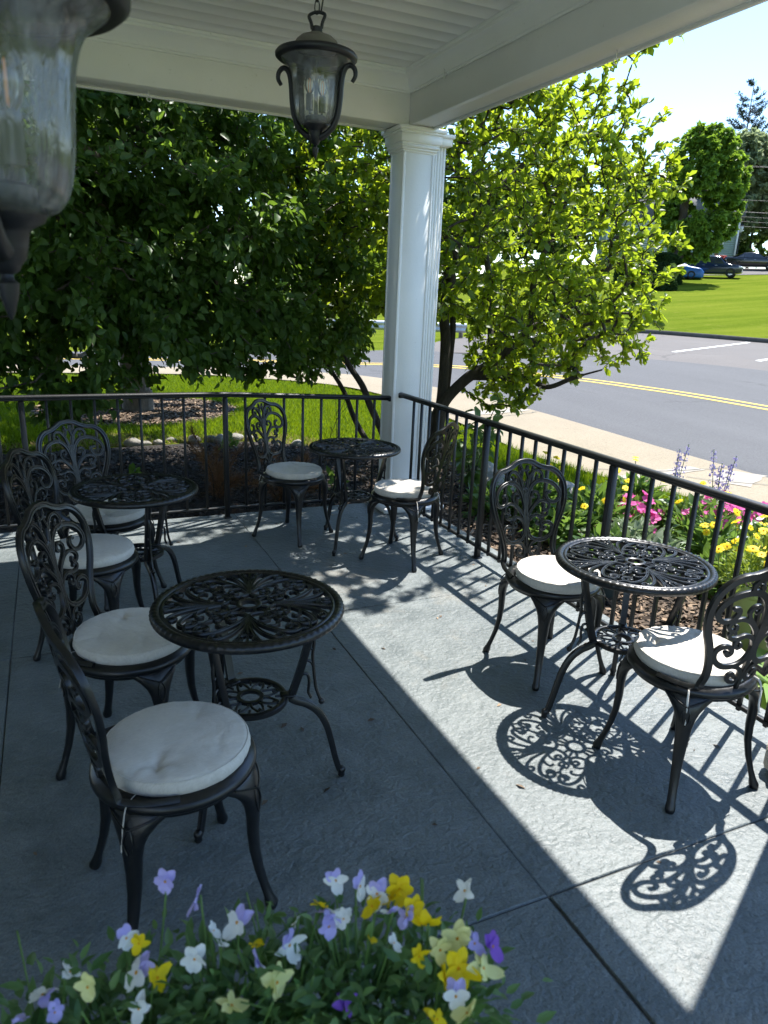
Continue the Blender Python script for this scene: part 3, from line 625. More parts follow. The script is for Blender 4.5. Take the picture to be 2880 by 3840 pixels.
def make_chair():
    root = thing('bistro_chair', 'x', 'chair')
    m = MB()     # backrest: outline frame that sweeps forward onto the seat ring, scroll filling
    o = cr(np.array(OUT)*[U0, V0], 6); o3 = S3(o[:, 0], o[:, 1])
    tail = cr([o3[-1], (.150, -.172, .448), (.168, -.135, .440), (.182, -.09, .437), (.190, -.045, .434)], 6)[1:]
    R = np.vstack([o3, tail]); L = R*[-1, 1, 1]; P = np.vstack([L[::-1], R[1:]])
    ref = np.tile([0., 1., .2], (len(P), 1)); nt = len(tail)
    for i in range(nt):
        f = (i+1)/nt; v = np.array([-1.*f*.9, 1-f*.9, .2+f*.9])
        ref[len(P)-nt+i] = v; ref[nt-1-i] = v*[-1, 1, 1]
    wv = np.concatenate([np.linspace(.006, .0125, nt), np.full(len(P)-2*nt, .0125), np.linspace(.0125, .006, nt)])
    m.tube(P, (wv, .0085), ref=ref, sec=GROOVE)
    for c, w in F: back_sweep(m, c, w)
    back_sweep(m, [(0, .20), (0, .30), (0, .45), (0, .62), (0, .73)], (.006, .013, .016, .012, .006), .0065, both=False)
    back_sweep(m, [(0, .20), (0, .10), (0, .0)], (.006, .006, .007), .006, both=False)
    back_sweep(m, [(.035, .685), (0, .725), (-.035, .685)], (.004, .006, .004), .006, both=False)
    back_sweep(m, [(.12, .905), (.07, .918), (0, .905), (-.07, .918), (-.12, .905)], .0045, .0055, both=False)
    m.build('backrest', MT['metal'], root, True, angle=50)
    # seat: stepped ring with a scroll grille
    m = MB()
    m.lathe([(.168, .418), (.168, .428), (.180, .434), (.193, .4335), (.197, .429), (.205, .426), (.211, .417), (.211, .406), (.205, .400), (.197, .397), (.195, .386), (.186, .383), (.176, .388), (.168, .418)], 56)
    for i in range(10):
        M = rotz_m(i*2*PI/10)
        m.tube(cr([(.172, -.02, .421), (.14, .02, .421), (.10, .022, .421), (.085, -.006, .421), (.11, -.02, .421), (.122, -.004, .421)], 6), (.006, .004), ref=(0, 0, 1), n=6, M=M)
        m.tube(np.array([(.085, 0, .421), (.05, 0, .421)]), (.005, .004), ref=(0, 0, 1), n=6, M=M)
    m.lathe([(.040, .417), (.040, .425), (.055, .425), (.055, .417), (.040, .417)], 24)
    m.build('seat', MT['metal'], root, True, angle=50)
    # cabriole leg along +x, four of them
    zs = np.array([.405, .395, .375, .350, .325, .290, .24, .18, .12, .07, .035, .018, .008, 0.])
    rr = np.array([.190, .196, .206, .2135, .217, .2175, .2165, .2205, .232, .247, .260, .266, .268, .268])
    tw = np.array([.090, .080, .059, .041, .0315, .0250, .0215, .0180, .0152, .0138, .0140, .0165, .0165, .0135])
    th = np.array([.015, .0165, .0185, .0185, .0172, .0155, .0140, .0125, .0112, .0105, .0120, .0165, .0165, .0135])
    m = MB(); a = np.arange(12)/12*2*PI; rings = []
    sup = lambda c: np.sign(c)*np.abs(c)**.8
    for z, r, w, t in zip(zs, rr, tw, th):
        y = sup(np.sin(a))*w; curve = np.sqrt(np.maximum(r*r-y*y, 0))-r if w > .03 else 0*y
        rings.append(np.stack([r+sup(np.cos(a))*t+curve, y, np.full(12, z)], 1))
    m.loft(rings)
    zz = np.linspace(.30, .375, 9); wl = .0125*np.sin(np.linspace(0, PI, 9)); rx = np.interp(zz, zs[::-1], (rr+th)[::-1])+.0005
    lp = np.concatenate([np.stack([rx, wl, zz], 1), np.stack([rx, -wl, zz], 1)[::-1]]); m.tube(lp, .0024, 5)
    for s in (-1, 1):
        q = cr([(.2325, 0, .372), (.2265, s*.022, .382), (.214, s*.045, .392), (.198, s*.064, .399)], 5); m.tube(q, .0026, 5)
    leg = m.mesh('leg')
    for i in range(4):
        o = link('leg', leg, None if leg.materials else MT['metal'], root, True, rotz=PI/4+i*PI/2)
    try: leg.set_sharp_from_angle(angle=math.radians(55))
    except Exception: pass
    return root
def make_cushion(seed):
    rg = np.random.default_rng(seed); R0 = .188; n = 96
    a = np.arange(n)/n*2*PI; z0 = .427
    tuft = [(.085, .085), (-.085, .085), (.085, -.075), (-.085, -.075)]
    ph = rg.uniform(0, 6.28, 8); amp = rg.uniform(.2, 1, 8)
    wr = lambda aa: sum(amp[i]*np.sin((7+5*i)*aa+ph[i]) for i in range(8))/3.
    prof = []   # r/R0, z
    for r in np.linspace(0.0, .93, 26): prof.append((r, .054-.009*r**4+0*r, 1))
    for r, z in ((.965, .0435), (.985, .039), (1.0, .030), (1.002, .020), (.985, .010), (.95, .003), (.90, 0), (.5, 0), (.02, 0)): prof.append((r, z, 0))
    ta_ = rg.permutation([1., .25, .12, .3]); rings = []
    lump = rg.normal(0, 1, 6)
    for r, z, top in prof:
        rr = max(r, .004)*R0*(1+.006*np.sin(2*a+ph[0])+.004*np.sin(3*a+ph[1]))
        x, y = rr*np.cos(a), rr*np.sin(a); zz = np.full(n, z)
        if top:
            zz = zz+.0025*np.sin(x*22+lump[0])*np.cos(y*19+lump[1])
            e = np.clip((r-.70)/.25, 0, 1); zz = zz+wr(a)*.0036*e*(1-.25*e)
            for (tx, ty), tk in zip(tuft, ta_):
                d = np.hypot(x-tx, y-ty); ta = np.arctan2(y-ty, x-tx)
                zz = zz-tk*(.013*np.exp(-(d/.018)**2)+.007*np.exp(-(d/.05)**2)*(1+.7*np.cos(4*ta+ph[2])))
        else: rr = rr*(1+wr(a)*.010*(z > .003)); x, y = rr*np.cos(a), rr*np.sin(a)
        rings.append(np.stack([x, y, zz+z0], 1))
    m = MB(); m.loft(rings)
    o = m.build('seat_cushion', MT['fabric'], None, True)
    m = MB(); rr = R0*.968*(1+.006*np.sin(2*a+ph[0])+.004*np.sin(3*a+ph[1]))
    p = np.stack([rr*np.cos(a), rr*np.sin(a), np.full(n, z0+.0435)+wr(a)*.0012], 1); p = np.vstack([p, p[:2]]); m.tube(p, .0022, 5, caps=False)
    rr = rr/.968*.965; p = np.stack([rr*np.cos(a), rr*np.sin(a), np.full(n, z0+.005)], 1); p = np.vstack([p, p[:2]]); m.tube(p, .0022, 5, caps=False)
    m.build('piping', MT['fabric'], o, True)
    for s in (-1, 1):
        m = MB(); m.tube(cr([(s*.12, -.135, .432), (s*.142, -.165, .425), (s*.150, -.176, .39), (s*.146, -.182, .34), (s*.152, -.186, .31)], 5), (.004, .0008), ref=(0, 1, 0), sec=[(-1, -1), (1, -1), (1, 1), (-1, 1)])
        m.build('tie', MT['fabric'], o, False)
    return o
chairs = [
 # x, y, facing(deg), label, cushion label
 (.212, 1.700, 8, 'bistro chair closest to the pansies, back seen edge-on, in full shade', 'grey-looking cushion with a dimple, on the chair above the pansies'),
 (.170, 2.400, -27, 'bistro chair in shade at the left rear of the front table', 'cushion tucked under the left edge of the front table'),
 (.085, 3.320, -24, 'bistro chair at the left edge, its back cut off by the frame', 'cushion on the chair at the left edge, between two shaded chair backs'),
 (.206, 3.930, -55, 'bistro chair with wide open scroll back behind the left shaded table', 'cushion half hidden under the rim of the left shaded table'),
 (1.430, 4.563, -53, 'bistro chair near the dead pine boughs, left of the corner table', 'dull cushion left of the corner table, before the dead pine boughs'),
 (1.955, 3.920, 126, 'bistro chair by the corner column, back seen from behind and edge-on', 'dappled sunlit cushion on the chair beside the corner column'),
 (1.975, 2.430, -88, 'sunlit bistro chair against the garden railing, behind the flower-side table', 'sunlit cushion with a curved table shadow on its front edge'),
 (1.945, 1.605, 88, 'sunlit bistro chair cut by the right edge, back towards us', 'sunlit cushion with scroll shadows, on the chair cut by the right edge')]
c0 = make_chair()
for i, (x, y, a, lb, cl) in enumerate(chairs):
    c = c0 if i == 0 else copy_tree(c0)
    c.location = (x, y, 0); c.rotation_euler = (0, 0, math.radians(a-90)); tag(c, lb, 'chair', 'black cast bistro chairs')
    q = make_cushion(100+i); fw = .032 if i == 6 else .006; q.location = (x+fw*math.cos(math.radians(a)), y+fw*math.sin(math.radians(a)), 0); q.rotation_euler = (0, 0, math.radians(a-90+RNG.uniform(-6, 6))); tag(q, cl, 'cushion', 'round cream seat cushions')

def make_table():
    root = thing('bistro_table', 'x', 'table'); Ri = .262
    m = MB(); zt = .652
    # rope-edged rim
    n = 216; a = np.arange(n)/n*2*PI
    prof = [(.258, .640, 0), (.258, .655, 0), (.263, .6585, 0), (.268, .6575, 0), (.271, .655, 0), (.274, .6580, .5), (.281, .6610, 1), (.290, .6600, 1), (.2965, .6545, 1), (.3000, .6465, 1), (.2990, .638, .7), (.294, .6335, .2), (.280, .632, 0), (.258, .640, 0)]
    rings = []
    for i, (r, z, k) in enumerate(prof):
        ph = np.cos(72*(a+.012*i)); rings.append(np.stack([(r+.0018*k*ph)*np.cos(a), (r+.0018*k*ph)*np.sin(a), z+.0016*k*ph], 1))
    m.loft(rings, caps=False)
    def sw(C, w, q, z=zt, k=7, th=.006, mir=True):
        C = cr(np.array(C, float)*Ri, k)
        for s in ((1, -1) if mir else (1,)):
            p = np.column_stack([C[:, 0], C[:, 1]*s, np.full(len(C), z)])
            ww = .80*np.interp(np.linspace(0, 1, len(p)), np.linspace(0, 1, len(np.atleast_1d(w))), np.atleast_1d(w))
            m.tube(p, (ww, th), ref=(0, 0, 1), sec=GROOVE, M=rotz_m(q))
            e = np.arange(8)/8*2*PI; r = ww[-1]*1.3
            m.loft([np.column_stack([p[-1][0]+np.cos(e)*r*f, p[-1][1]+np.sin(e)*r*f, np.full(8, z+th*h)]) for f, h in ((.9, -.9), (1, 0), (.8, 1), (.3, 1.2))], M=rotz_m(q))
    for i in range(4):
        q = i*PI/2
        sw([(.30, .0), (.40, .045), (.52, .12), (.64, .235), (.735, .37), (.765, .50), (.70, .575), (.60, .555), (.575, .47), (.63, .435), (.665, .465)], (.0075, .0095, .009, .0075), q)
        sw([(.34, .0), (.50, .045), (.66, .105), (.80, .19), (.895, .30), (.905, .385), (.845, .40), (.81, .345), (.845, .32)], (.007, .0085, .0065), q)
        sw([(.38, .0), (.58, .022), (.76, .055), (.90, .105), (.97, .14)], (.006, .0075, .006), q)
        sw([(.42, .0), (.6, .0), (.78, .0)], (.007, .008, .004), q, mir=False)
        sw([(.33, .0), (.27, .055), (.235, .14), (.265, .225), (.35, .25), (.405, .20), (.375, .145), (.32, .155), (.325, .19)], (.008, .008, .0065), q)
        for c in ([(.47, .085), (.48, .17), (.44, .24), (.405, .225)], [(.60, .20), (.605, .285), (.56, .35), (.515, .33)]): sw(c, (.0055, .006), q)
        sw([(.99, .10), (.93, .065), (.87, .085), (.845, .045), (.80, .0)], (.007, .0065, .006), q)
        sw([(.99, .0), (.91, .0), (.865, .0)], (.0075, .0055, .004), q, mir=False)
        d = q+PI/4   # between the fans
        sw([(.145, 0), (.24, 0), (.30, 0)], (.006, .007, .004), d, mir=False)
        sw([(.30, .0), (.36, .05), (.43, .045), (.45, .0)], (.0055, .006), d); sw([(.45, .0), (.49, .06), (.56, .055), (.555, .02)], (.0055, .006), d)
        sw([(.46, 0), (.60, 0), (.70, 0)], (.006, .009, .003), d, mir=False)
        sw([(.70, .0), (.76, .045), (.80, .11), (.87, .115), (.93, .055), (.985, .0)], (.006, .0065, .006), d)
    m.lathe([(.026, .645), (.026, .6575), (.031, .660), (.037, .660), (.041, .6575), (.041, .645), (.026, .645)], 32)
    for i in range(8): m.tube(np.array([(.039, 0, zt), (.052, 0, zt), (.066, 0, zt)]), (np.array([.004, .006, .003]), .0055), ref=(0, 0, 1), sec=GROOVE, M=rotz_m(i*PI/4+PI/8))
    m.build('tabletop', MT['metal'], root, True, angle=50)
    # lower shelf
    m = MB(); m.lathe([(.103, .318), (.103, .328), (.108, .331), (.117, .331), (.122, .327), (.122, .312), (.112, .309), (.103, .318)], 48)
    m.lathe([(.032, .318), (.032, .329), (.044, .329), (.044, .318), (.032, .318)], 28)
    for i in range(8):
        M = rotz_m(i*PI/4)
        for s in (-1, 1): m.tube(cr([(.043, s*.004, .323), (.06, s*.006, .323), (.078, s*.018, .323), (.090, s*.030, .323), (.082, s*.036, .323), (.074, s*.029, .323)], 5), (.0045, .004), ref=(0, 0, 1), n=6, M=M)
        m.tube(np.array([(.080, 0, .323), (.105, 0, .323)]), (.004, .004), ref=(0, 0, 1), n=6, M=M)
    m.build('lower_shelf', MT['metal'], root, True, angle=50)
    # scrolled leg along +x
    m = MB(); sec = [(-1, -1), (1, -1), (1.05, .2), (.6, 1), (0, .75), (-.6, 1), (-1.05, .2)]
    up = cr([(.214, 0, .640), (.200, 0, .565), (.181, 0, .485), (.160, 0, .405), (.140, 0, .340), (.131, 0, .318)], 6)
    dn = cr([(.131, 0, .318), (.150, 0, .306), (.185, 0, .292), (.222, 0, .262), (.250, 0, .212), (.268, 0, .150), (.283, 0, .085), (.297, 0, .036), (.306, 0, .020)], 6)
    def nrm(P): t = np.gradient(P, axis=0); return np.stack([t[:, 2], 0*t[:, 0], -t[:, 0]], 1)
    m.tube(up, (.0125, .012), ref=-nrm(up), sec=sec); m.tube(dn, (np.linspace(.0125, .0095, len(dn)), np.linspace(.012, .009, len(dn))), ref=-nrm(dn), sec=sec)
    m.lathe([(.002, 0), (.011, .001), (.0125, .006), (.010, .012), (.013, .018), (.0145, .026), (.0125, .034), (.006, .039), (.001, .040)], 14, c=(.308, 0, 0))
    br = cr([(.198, 0, .560), (.207, 0, .520), (.203, 0, .470), (.206, 0, .425), (.210, 0, .385), (.216, 0, .345), (.230, 0, .305)], 6); m.tube(br, (.006, .0058), n=6, ref=-nrm(br))
    for p in ([(.182, 0, .490), (.192, 0, .497), (.204, 0, .490)], [(.168, 0, .440), (.180, 0, .452), (.198, 0, .445), (.206, 0, .425)], [(.152, 0, .375), (.165, 0, .398), (.186, 0, .400), (.192, 0, .372), (.190, 0, .335), (.200, 0, .312)]):
        q = cr(p, 6); m.tube(q, .0052, 6)
    m.lathe([(.001, -.011), (.008, -.008), (.011, 0), (.008, .008), (.001, .011)], 12, c=(.234, 0, .298))
    m.box((.121, 0, .329), (.05, .036, .008), bev=.003)
    lm = m.mesh('leg')
    for i in range(3): link('leg', lm, None if lm.materials else MT['metal'], root, True, rotz=i*2*PI/3)
    try: lm.set_sharp_from_angle(angle=math.radians(50))
    except Exception: pass
    return root
t0 = make_table()
tables = [(.505, 2.072, -15, 12, 'round scrollwork bistro table in the middle of the shaded floor, nearest of the tables'),
          (.322, 3.600, 40, 20, 'round black bistro table in deep shade at the left, below the shade tree'),
          (1.760, 4.290, 226, 30, 'round black bistro table set in the corner beside the white column'),
          (2.000, 1.985, 169, 22, 'sunlit round bistro table by the flower garden, casting a lacy shadow')]
for i, (x, y, a, ta, lb) in enumerate(tables):
    t = t0 if i == 0 else copy_tree(t0)
    t.location = (x, y, 0); t.rotation_euler = (0, 0, math.radians(a)); tag(t, lb, 'table', 'round black bistro tables')

# ------------------------------------------------------------------ lanterns
def lantern(x, y, ztip, label, yaw, s, kz):
    t = thing('hanging_lantern', label, 'lantern', (x, y, ztip), yaw); t.scale = (s, s, s*kz)
    k = .000264
    # glass
    m = MB(); pr = [(.044, .118), (.060, .127), (.071, .150), (.0770, .192), (.0800, .240), (.0845, .284), (.096, .314), (.115, .332), (.127, .342)]
    P = cr(pr, 5); n = 72; a = np.arange(n)/n*2*PI; rings = []
    for r, z in P:
        f = np.clip((z-.125)/.05, 0, 1)*np.clip((.34-z)/.05, 0, 1); rr = r*(1+.022*f*np.abs(np.cos(9*a)))
        rings.append(np.stack([rr*np.cos(a), rr*np.sin(a), np.full(n, z)], 1))
    m.loft(rings, caps=False); m.build('glass', MT['glass'], t, True)
    # base cup + finial
    m = MB(); m.lathe([(.001, 0), (.004, .006), (.010, .030), (.0115, .042), (.007, .046), (.006, .052), (.013, .056), (.015, .062), (.021, .070), (.024, .085), (.026, .098), (.030, .104), (.043, .112), (.046, .122), (.042, .128), (.036, .124), (.030, .118), (.001, .116)], 32)
    m.build('base_cup', MT['lantern'], t, True, angle=45)
    # scroll arms
    for i in range(2):
        m = MB(); p = cr([(.016, 0, .078), (.040, 0, .090), (.066, 0, .116), (.082, 0, .155), (.0895, 0, .205), (.093, 0, .255), (.099, 0, .292), (.110, 0, .313), (.126, 0, .318), (.141, 0, .304), (.144, 0, .282), (.133, 0, .262)], 6)
        m.tube(p, (np.interp(np.arange(len(p)), [0, 8, 40, len(p)-1], [.014, .0125, .0115, .007]), np.interp(np.arange(len(p)), [0, 8, 40, len(p)-1], [.014, .011, .010, .007])), n=8)
        m.build('scroll_arm', MT['lantern'], t, True).rotation_euler = (0, 0, i*PI)
    # roof cap with dome, yoke
    m = MB(); m.lathe([(.120, .338), (.134, .338), (.142, .345), (.143, .354), (.137, .362), (.126, .366), (.110, .370), (.082, .374), (.076, .376), (.074, .372), (.118, .350), (.120, .338)], 56); c = m.build('cap', MT['lantern'], t, True, angle=45)
    m = MB(); m.lathe([(.082, .373), (.079, .386), (.070, .402), (.056, .414), (.036, .418), (.033, .420), (.026, .427), (.012, .431), (.001, .432)], 48); m.build('dome', MT['dome'], c, True, angle=45)
    m = MB(); m.lathe([(.019, .428), (.019, .446), (.014, .449), (.001, .449)], 20)
    p = cr([(-.017, 0, .442), (-.021, 0, .462), (-.029, 0, .484), (-.016, 0, .4925), (0, 0, .495), (.016, 0, .4925), (.029, 0, .484), (.021, 0, .462), (.017, 0, .442)], 5); m.tube(p, (.006, .004), ref=(0, 1, 0), n=8)
    m.build('yoke', MT['lantern'], t, True, angle=45)
    # candle sockets
    m = MB(); m.lathe([(.001, .118), (.034, .120), (.037, .132), (.037, .148), (.030, .152), (.007, .153), (.006, .340), (.001, .340)], 24); st = m.build('candle_stem', MT['socket'], t, True, angle=45)
    for i in range(2):
        an = i*PI+.9; px, py = .026*math.cos(an), .026*math.sin(an)
        m = MB(); m.lathe([(.001, .168), (.0125, .168), (.0125, .222), (.001, .222)], 16, c=(px, py, 0)); m.tube(cr([(px*.2, py*.2, .152), (px*.8, py*.8, .154), (px, py, .170)], 4), .004, 6)
        so = m.build('socket', MT['socket'], st, True, angle=45)
        m = MB(); m.lathe([(.007, .223), (.014, .235), (.0175, .250), (.0155, .270), (.009, .292), (.003, .306), (.001, .308)], 18, c=(px, py, 0)); m.build('bulb', MT['bulb'], t, True)
        m = MB(); m.tube(cr([(px-.004, py, .228), (px-.004, py, .262), (px, py, .275), (px+.004, py, .262), (px+.004, py, .228)], 4), .0011, 5); m.build('filament', MT['filament'], t, True)
    # chain + cord up to a canopy on the ceiling
    zc = (3.05-ztip)/(s*kz); m = MB(); z = .490; i = 0
    while z < zc-.01:
        e = np.linspace(0, 2*PI, 17); q = np.stack([.0085*np.cos(e), 0*e, z+.021+.0235*np.sin(e)], 1)
        if i % 2: q = q[:, [1, 0, 2]]
        m.tube(q, .0022, 5, caps=False); z += .0395; i += 1
    m.build('chain', MT['lantern'], t, True)
    zz = np.linspace(.492, zc-.02, 26); f = (zz-.492)/(zc-.51)
    m = MB(); m.tube(np.stack([.012+.026*np.sin(f*PI)*np.where(f < .5, 1, .8)+.004*np.sin(f*15), .004*np.cos(f*11), zz], 1), .0028, 6); m.build('cord', MT['lantern'], t, True)
    m = MB(); m.lathe([(.001, zc-.026), (.03, zc-.024), (.058, zc-.012), (.062, zc-.0005), (.001, zc-.0005)], 32); m.build('ceiling_canopy', MT['lantern'], t, True, angle=45)
    return t
lantern(.862, 2.525, 2.030, 'black hanging lantern with clear bell glass below the boarded ceiling', math.radians(-40), .93, .93)
lantern(-.034, .875, 1.561, 'blurred lantern close to the lens in the upper left corner', math.radians(80), .95, .92)
# ------------------------------------------------------------------ vegetation
def unit(a): return a/(np.linalg.norm(a, axis=-1, keepdims=True)+1e-12)
def leaf_arr(C, D, N, L, W, fold=.18, bend=.15, shape='ovate'):
    """many small folded leaf blades"""
    n = len(C); D = unit(D); S = unit(np.cross(D, N)); N = np.cross(S, D)
    L = np.broadcast_to(L, n)[:, None]; W = np.broadcast_to(W, n)[:, None]*.5
    if shape == 'obovate': k = ((.30, .62), (.68, 1.))
    elif shape == 'lance': k = ((.3, .9), (.62, .75))
    else: k = ((.28, .95), (.62, .85))
    bz = lambda t: -bend*t*t
    P = lambda t, s, f: C+D*L*t+S*W*s+N*(L*bz(t)+W*f)
    V = np.stack([P(0, 0, 0), P(k[0][0], k[0][1], fold*2), P(k[0][0], -k[0][1], fold*2), P(k[1][0], k[1][1], fold*2), P(k[1][0], -k[1][1], fold*2), P(1., 0, 0), P(.5, 0, 0)], 1).reshape(-1, 3)
    f = np.array([(0, 2, 6), (2, 4, 6), (4, 5, 6), (5, 3, 6), (3, 1, 6), (1, 0, 6)])
    T = (np.arange(n)*7)[:, None, None]+f[None]
    return V, T.reshape(-1, 3)
def quad_arr(C, D, N, L, W):
    n = len(C); D = unit(D); S = unit(np.cross(D, N)); L = np.broadcast_to(L, n)[:, None]; W = np.broadcast_to(W, n)[:, None]*.5
    V = np.stack([C, C+D*L*.45+S*W, C+D*L, C+D*L*.45-S*W], 1).reshape(-1, 3)
    return V, np.arange(4*n).reshape(-1, 4)
def skeleton(trunks, att, step=.16, jit=.03, rtip=.0035, expo=.5, back=.25, sag=0.):
    pos = []; par = []; rmin = []; chains = []
    for P, r0, r1, attach in trunks:
        P = cr(np.array(P, float), 6); base = len(pos)
        if attach is not None:
            pa = int(np.argmin(np.linalg.norm(np.array(pos)-P[0], axis=1)))
        else: pa = -1
        idx = [] if pa < 0 else [pa]
        for i, p in enumerate(P):
            pos.append(p); par.append(pa); rmin.append(r0+(r1-r0)*i/(len(P)-1)); pa = len(pos)-1; idx.append(pa)
        chains.append((idx, 'trunk'))
    big = np.zeros((len(att)*40+len(pos)+10, 3)); big[:len(pos)] = pos; n = len(pos)
    d0 = np.array([np.linalg.norm(big[:n]-a, axis=1).min() for a in att]); att = att[np.argsort(d0)]
    root = np.array(pos[0])
    for a in att:
        d = big[:n]-a; dist = np.linalg.norm(d, axis=1)
        da = np.linalg.norm(a-root); pen = back*np.maximum(0, np.linalg.norm(big[:n]-root, axis=1)-da)
        i = int(np.argmin(dist+pen)); L = dist[i]
        if L < .02: continue
        k = max(2, int(L/step)+1); p0 = big[i].copy()
        bow = RNG.normal(0, .10*L, 3); bow[2] += .10*L-sag*L
        idx = [i]
        for j in range(1, k+1):
            t = j/k; p = p0*(1-t)+a*t+bow*t*(1-t)*2+RNG.normal(0, jit, 3)*(t < 1)*min(1, L)
            pos.append(p); par.append(idx[-1]); rmin.append(0); big[n] = p; n += 1; idx.append(n-1)
            if n >= len(big)-2: break
        chains.append((idx, 'twig'))
    N = len(pos); cnt = np.zeros(N)
    for idx, _ in chains: cnt[idx[-1]] += 1
    for i in range(N-1, -1, -1):
        if par[i] >= 0: cnt[par[i]] += cnt[i]
    rad = np.maximum(np.array(rmin), rtip*np.maximum(cnt, 1)**expo)
    return np.array(pos), rad, chains
def wood(pos, rad, chains, mb, nt=10, minr=0):
    for idx, kind in chains:
        P = pos[idx]; r = rad[idx].copy()
        if len(idx) < 2: continue
        r[0] = min(r[0], r[1]*1.3)
        if kind == 'twig' and r[1] < minr: continue
        mb.tube(P, r, nt if kind == 'trunk' or r[1] > .02 else (5 if r[1] > .008 else 4), caps=False)
def leaves_on(pos, chains, per, L, W, out_from, droop=.3, span=.6, spread=.6, shape='ovate', up=.5, lenv=.32, fold=.18, bend=.2, tipw=1.0, scat=.015):
    C = []; D = []
    for idx, kind in chains:
        if kind == 'trunk': continue
        P = pos[idx]; seg = np.linalg.norm(np.diff(P, axis=0), axis=1); s = np.concatenate([[0], np.cumsum(seg)]); tot = s[-1]
        lo = max(0, tot-span); q = RNG.random(per)**(1/tipw); q = lo+(tot-lo)*q
        c = np.stack([np.interp(q, s, P[:, j]) for j in range(3)], 1); t = unit(P[-1]-P[-2])
        C.append(c+RNG.normal(0, scat, c.shape)); D.append(np.broadcast_to(t, c.shape))
    C = np.concatenate(C); D = np.concatenate(D); n = len(C)
    o = unit(C-np.array(out_from)); D = unit(D*.5+o*.4+RNG.normal(0, spread, (n, 3))+np.array([0, 0, -droop]))
    N = unit(RNG.normal(0, .55, (n, 3))+np.array([0, 0, up])+o*.35)
    Ls = L*np.clip(RNG.normal(1, lenv, n), .45, 1.5)
    return leaf_arr(C, D, N, Ls, Ls*W/L*RNG.uniform(.85, 1.15, n), fold, bend, shape)
def tree(name, label, cat, trunks, att, mat, wmat, per, L, W, out_from, group=None, extra=None, minr=0, **kw):
    b = np.array(trunks[0][0][0]); t = thing(name, label, cat, tuple(b), group=group)
    sk = {k: kw.pop(k) for k in ('step', 'jit', 'rtip', 'expo', 'back', 'sag') if k in kw}
    pos, rad, ch = skeleton(trunks, att, **sk)
    mb = MB(); wood(pos-b, rad, ch, mb, minr=minr); mb.build('trunk', wmat, t, True)
    V, T = leaves_on(pos, ch, per, L, W, out_from, **kw)
    if extra is not None:
        V2, T2 = extra; T = np.concatenate([T, T2+len(V)]); V = np.concatenate([V, V2])
    link('crown', mesh_np('crown', V-b, T), mat, t, False)
    return t
def ell(n, c, r, shell=0., exp=2., cut=None):
    out = []
    while len(out) < n:
        p = RNG.uniform(-1, 1, (n*4, 3)); q = (np.abs(p)**exp).sum(1)
        p = p[(q < 1) & (q > shell)]
        p = p*np.array(r)+np.array(c)
        if cut is not None: p = p[cut(p)]
        out += list(p)
    return np.array(out[:n])

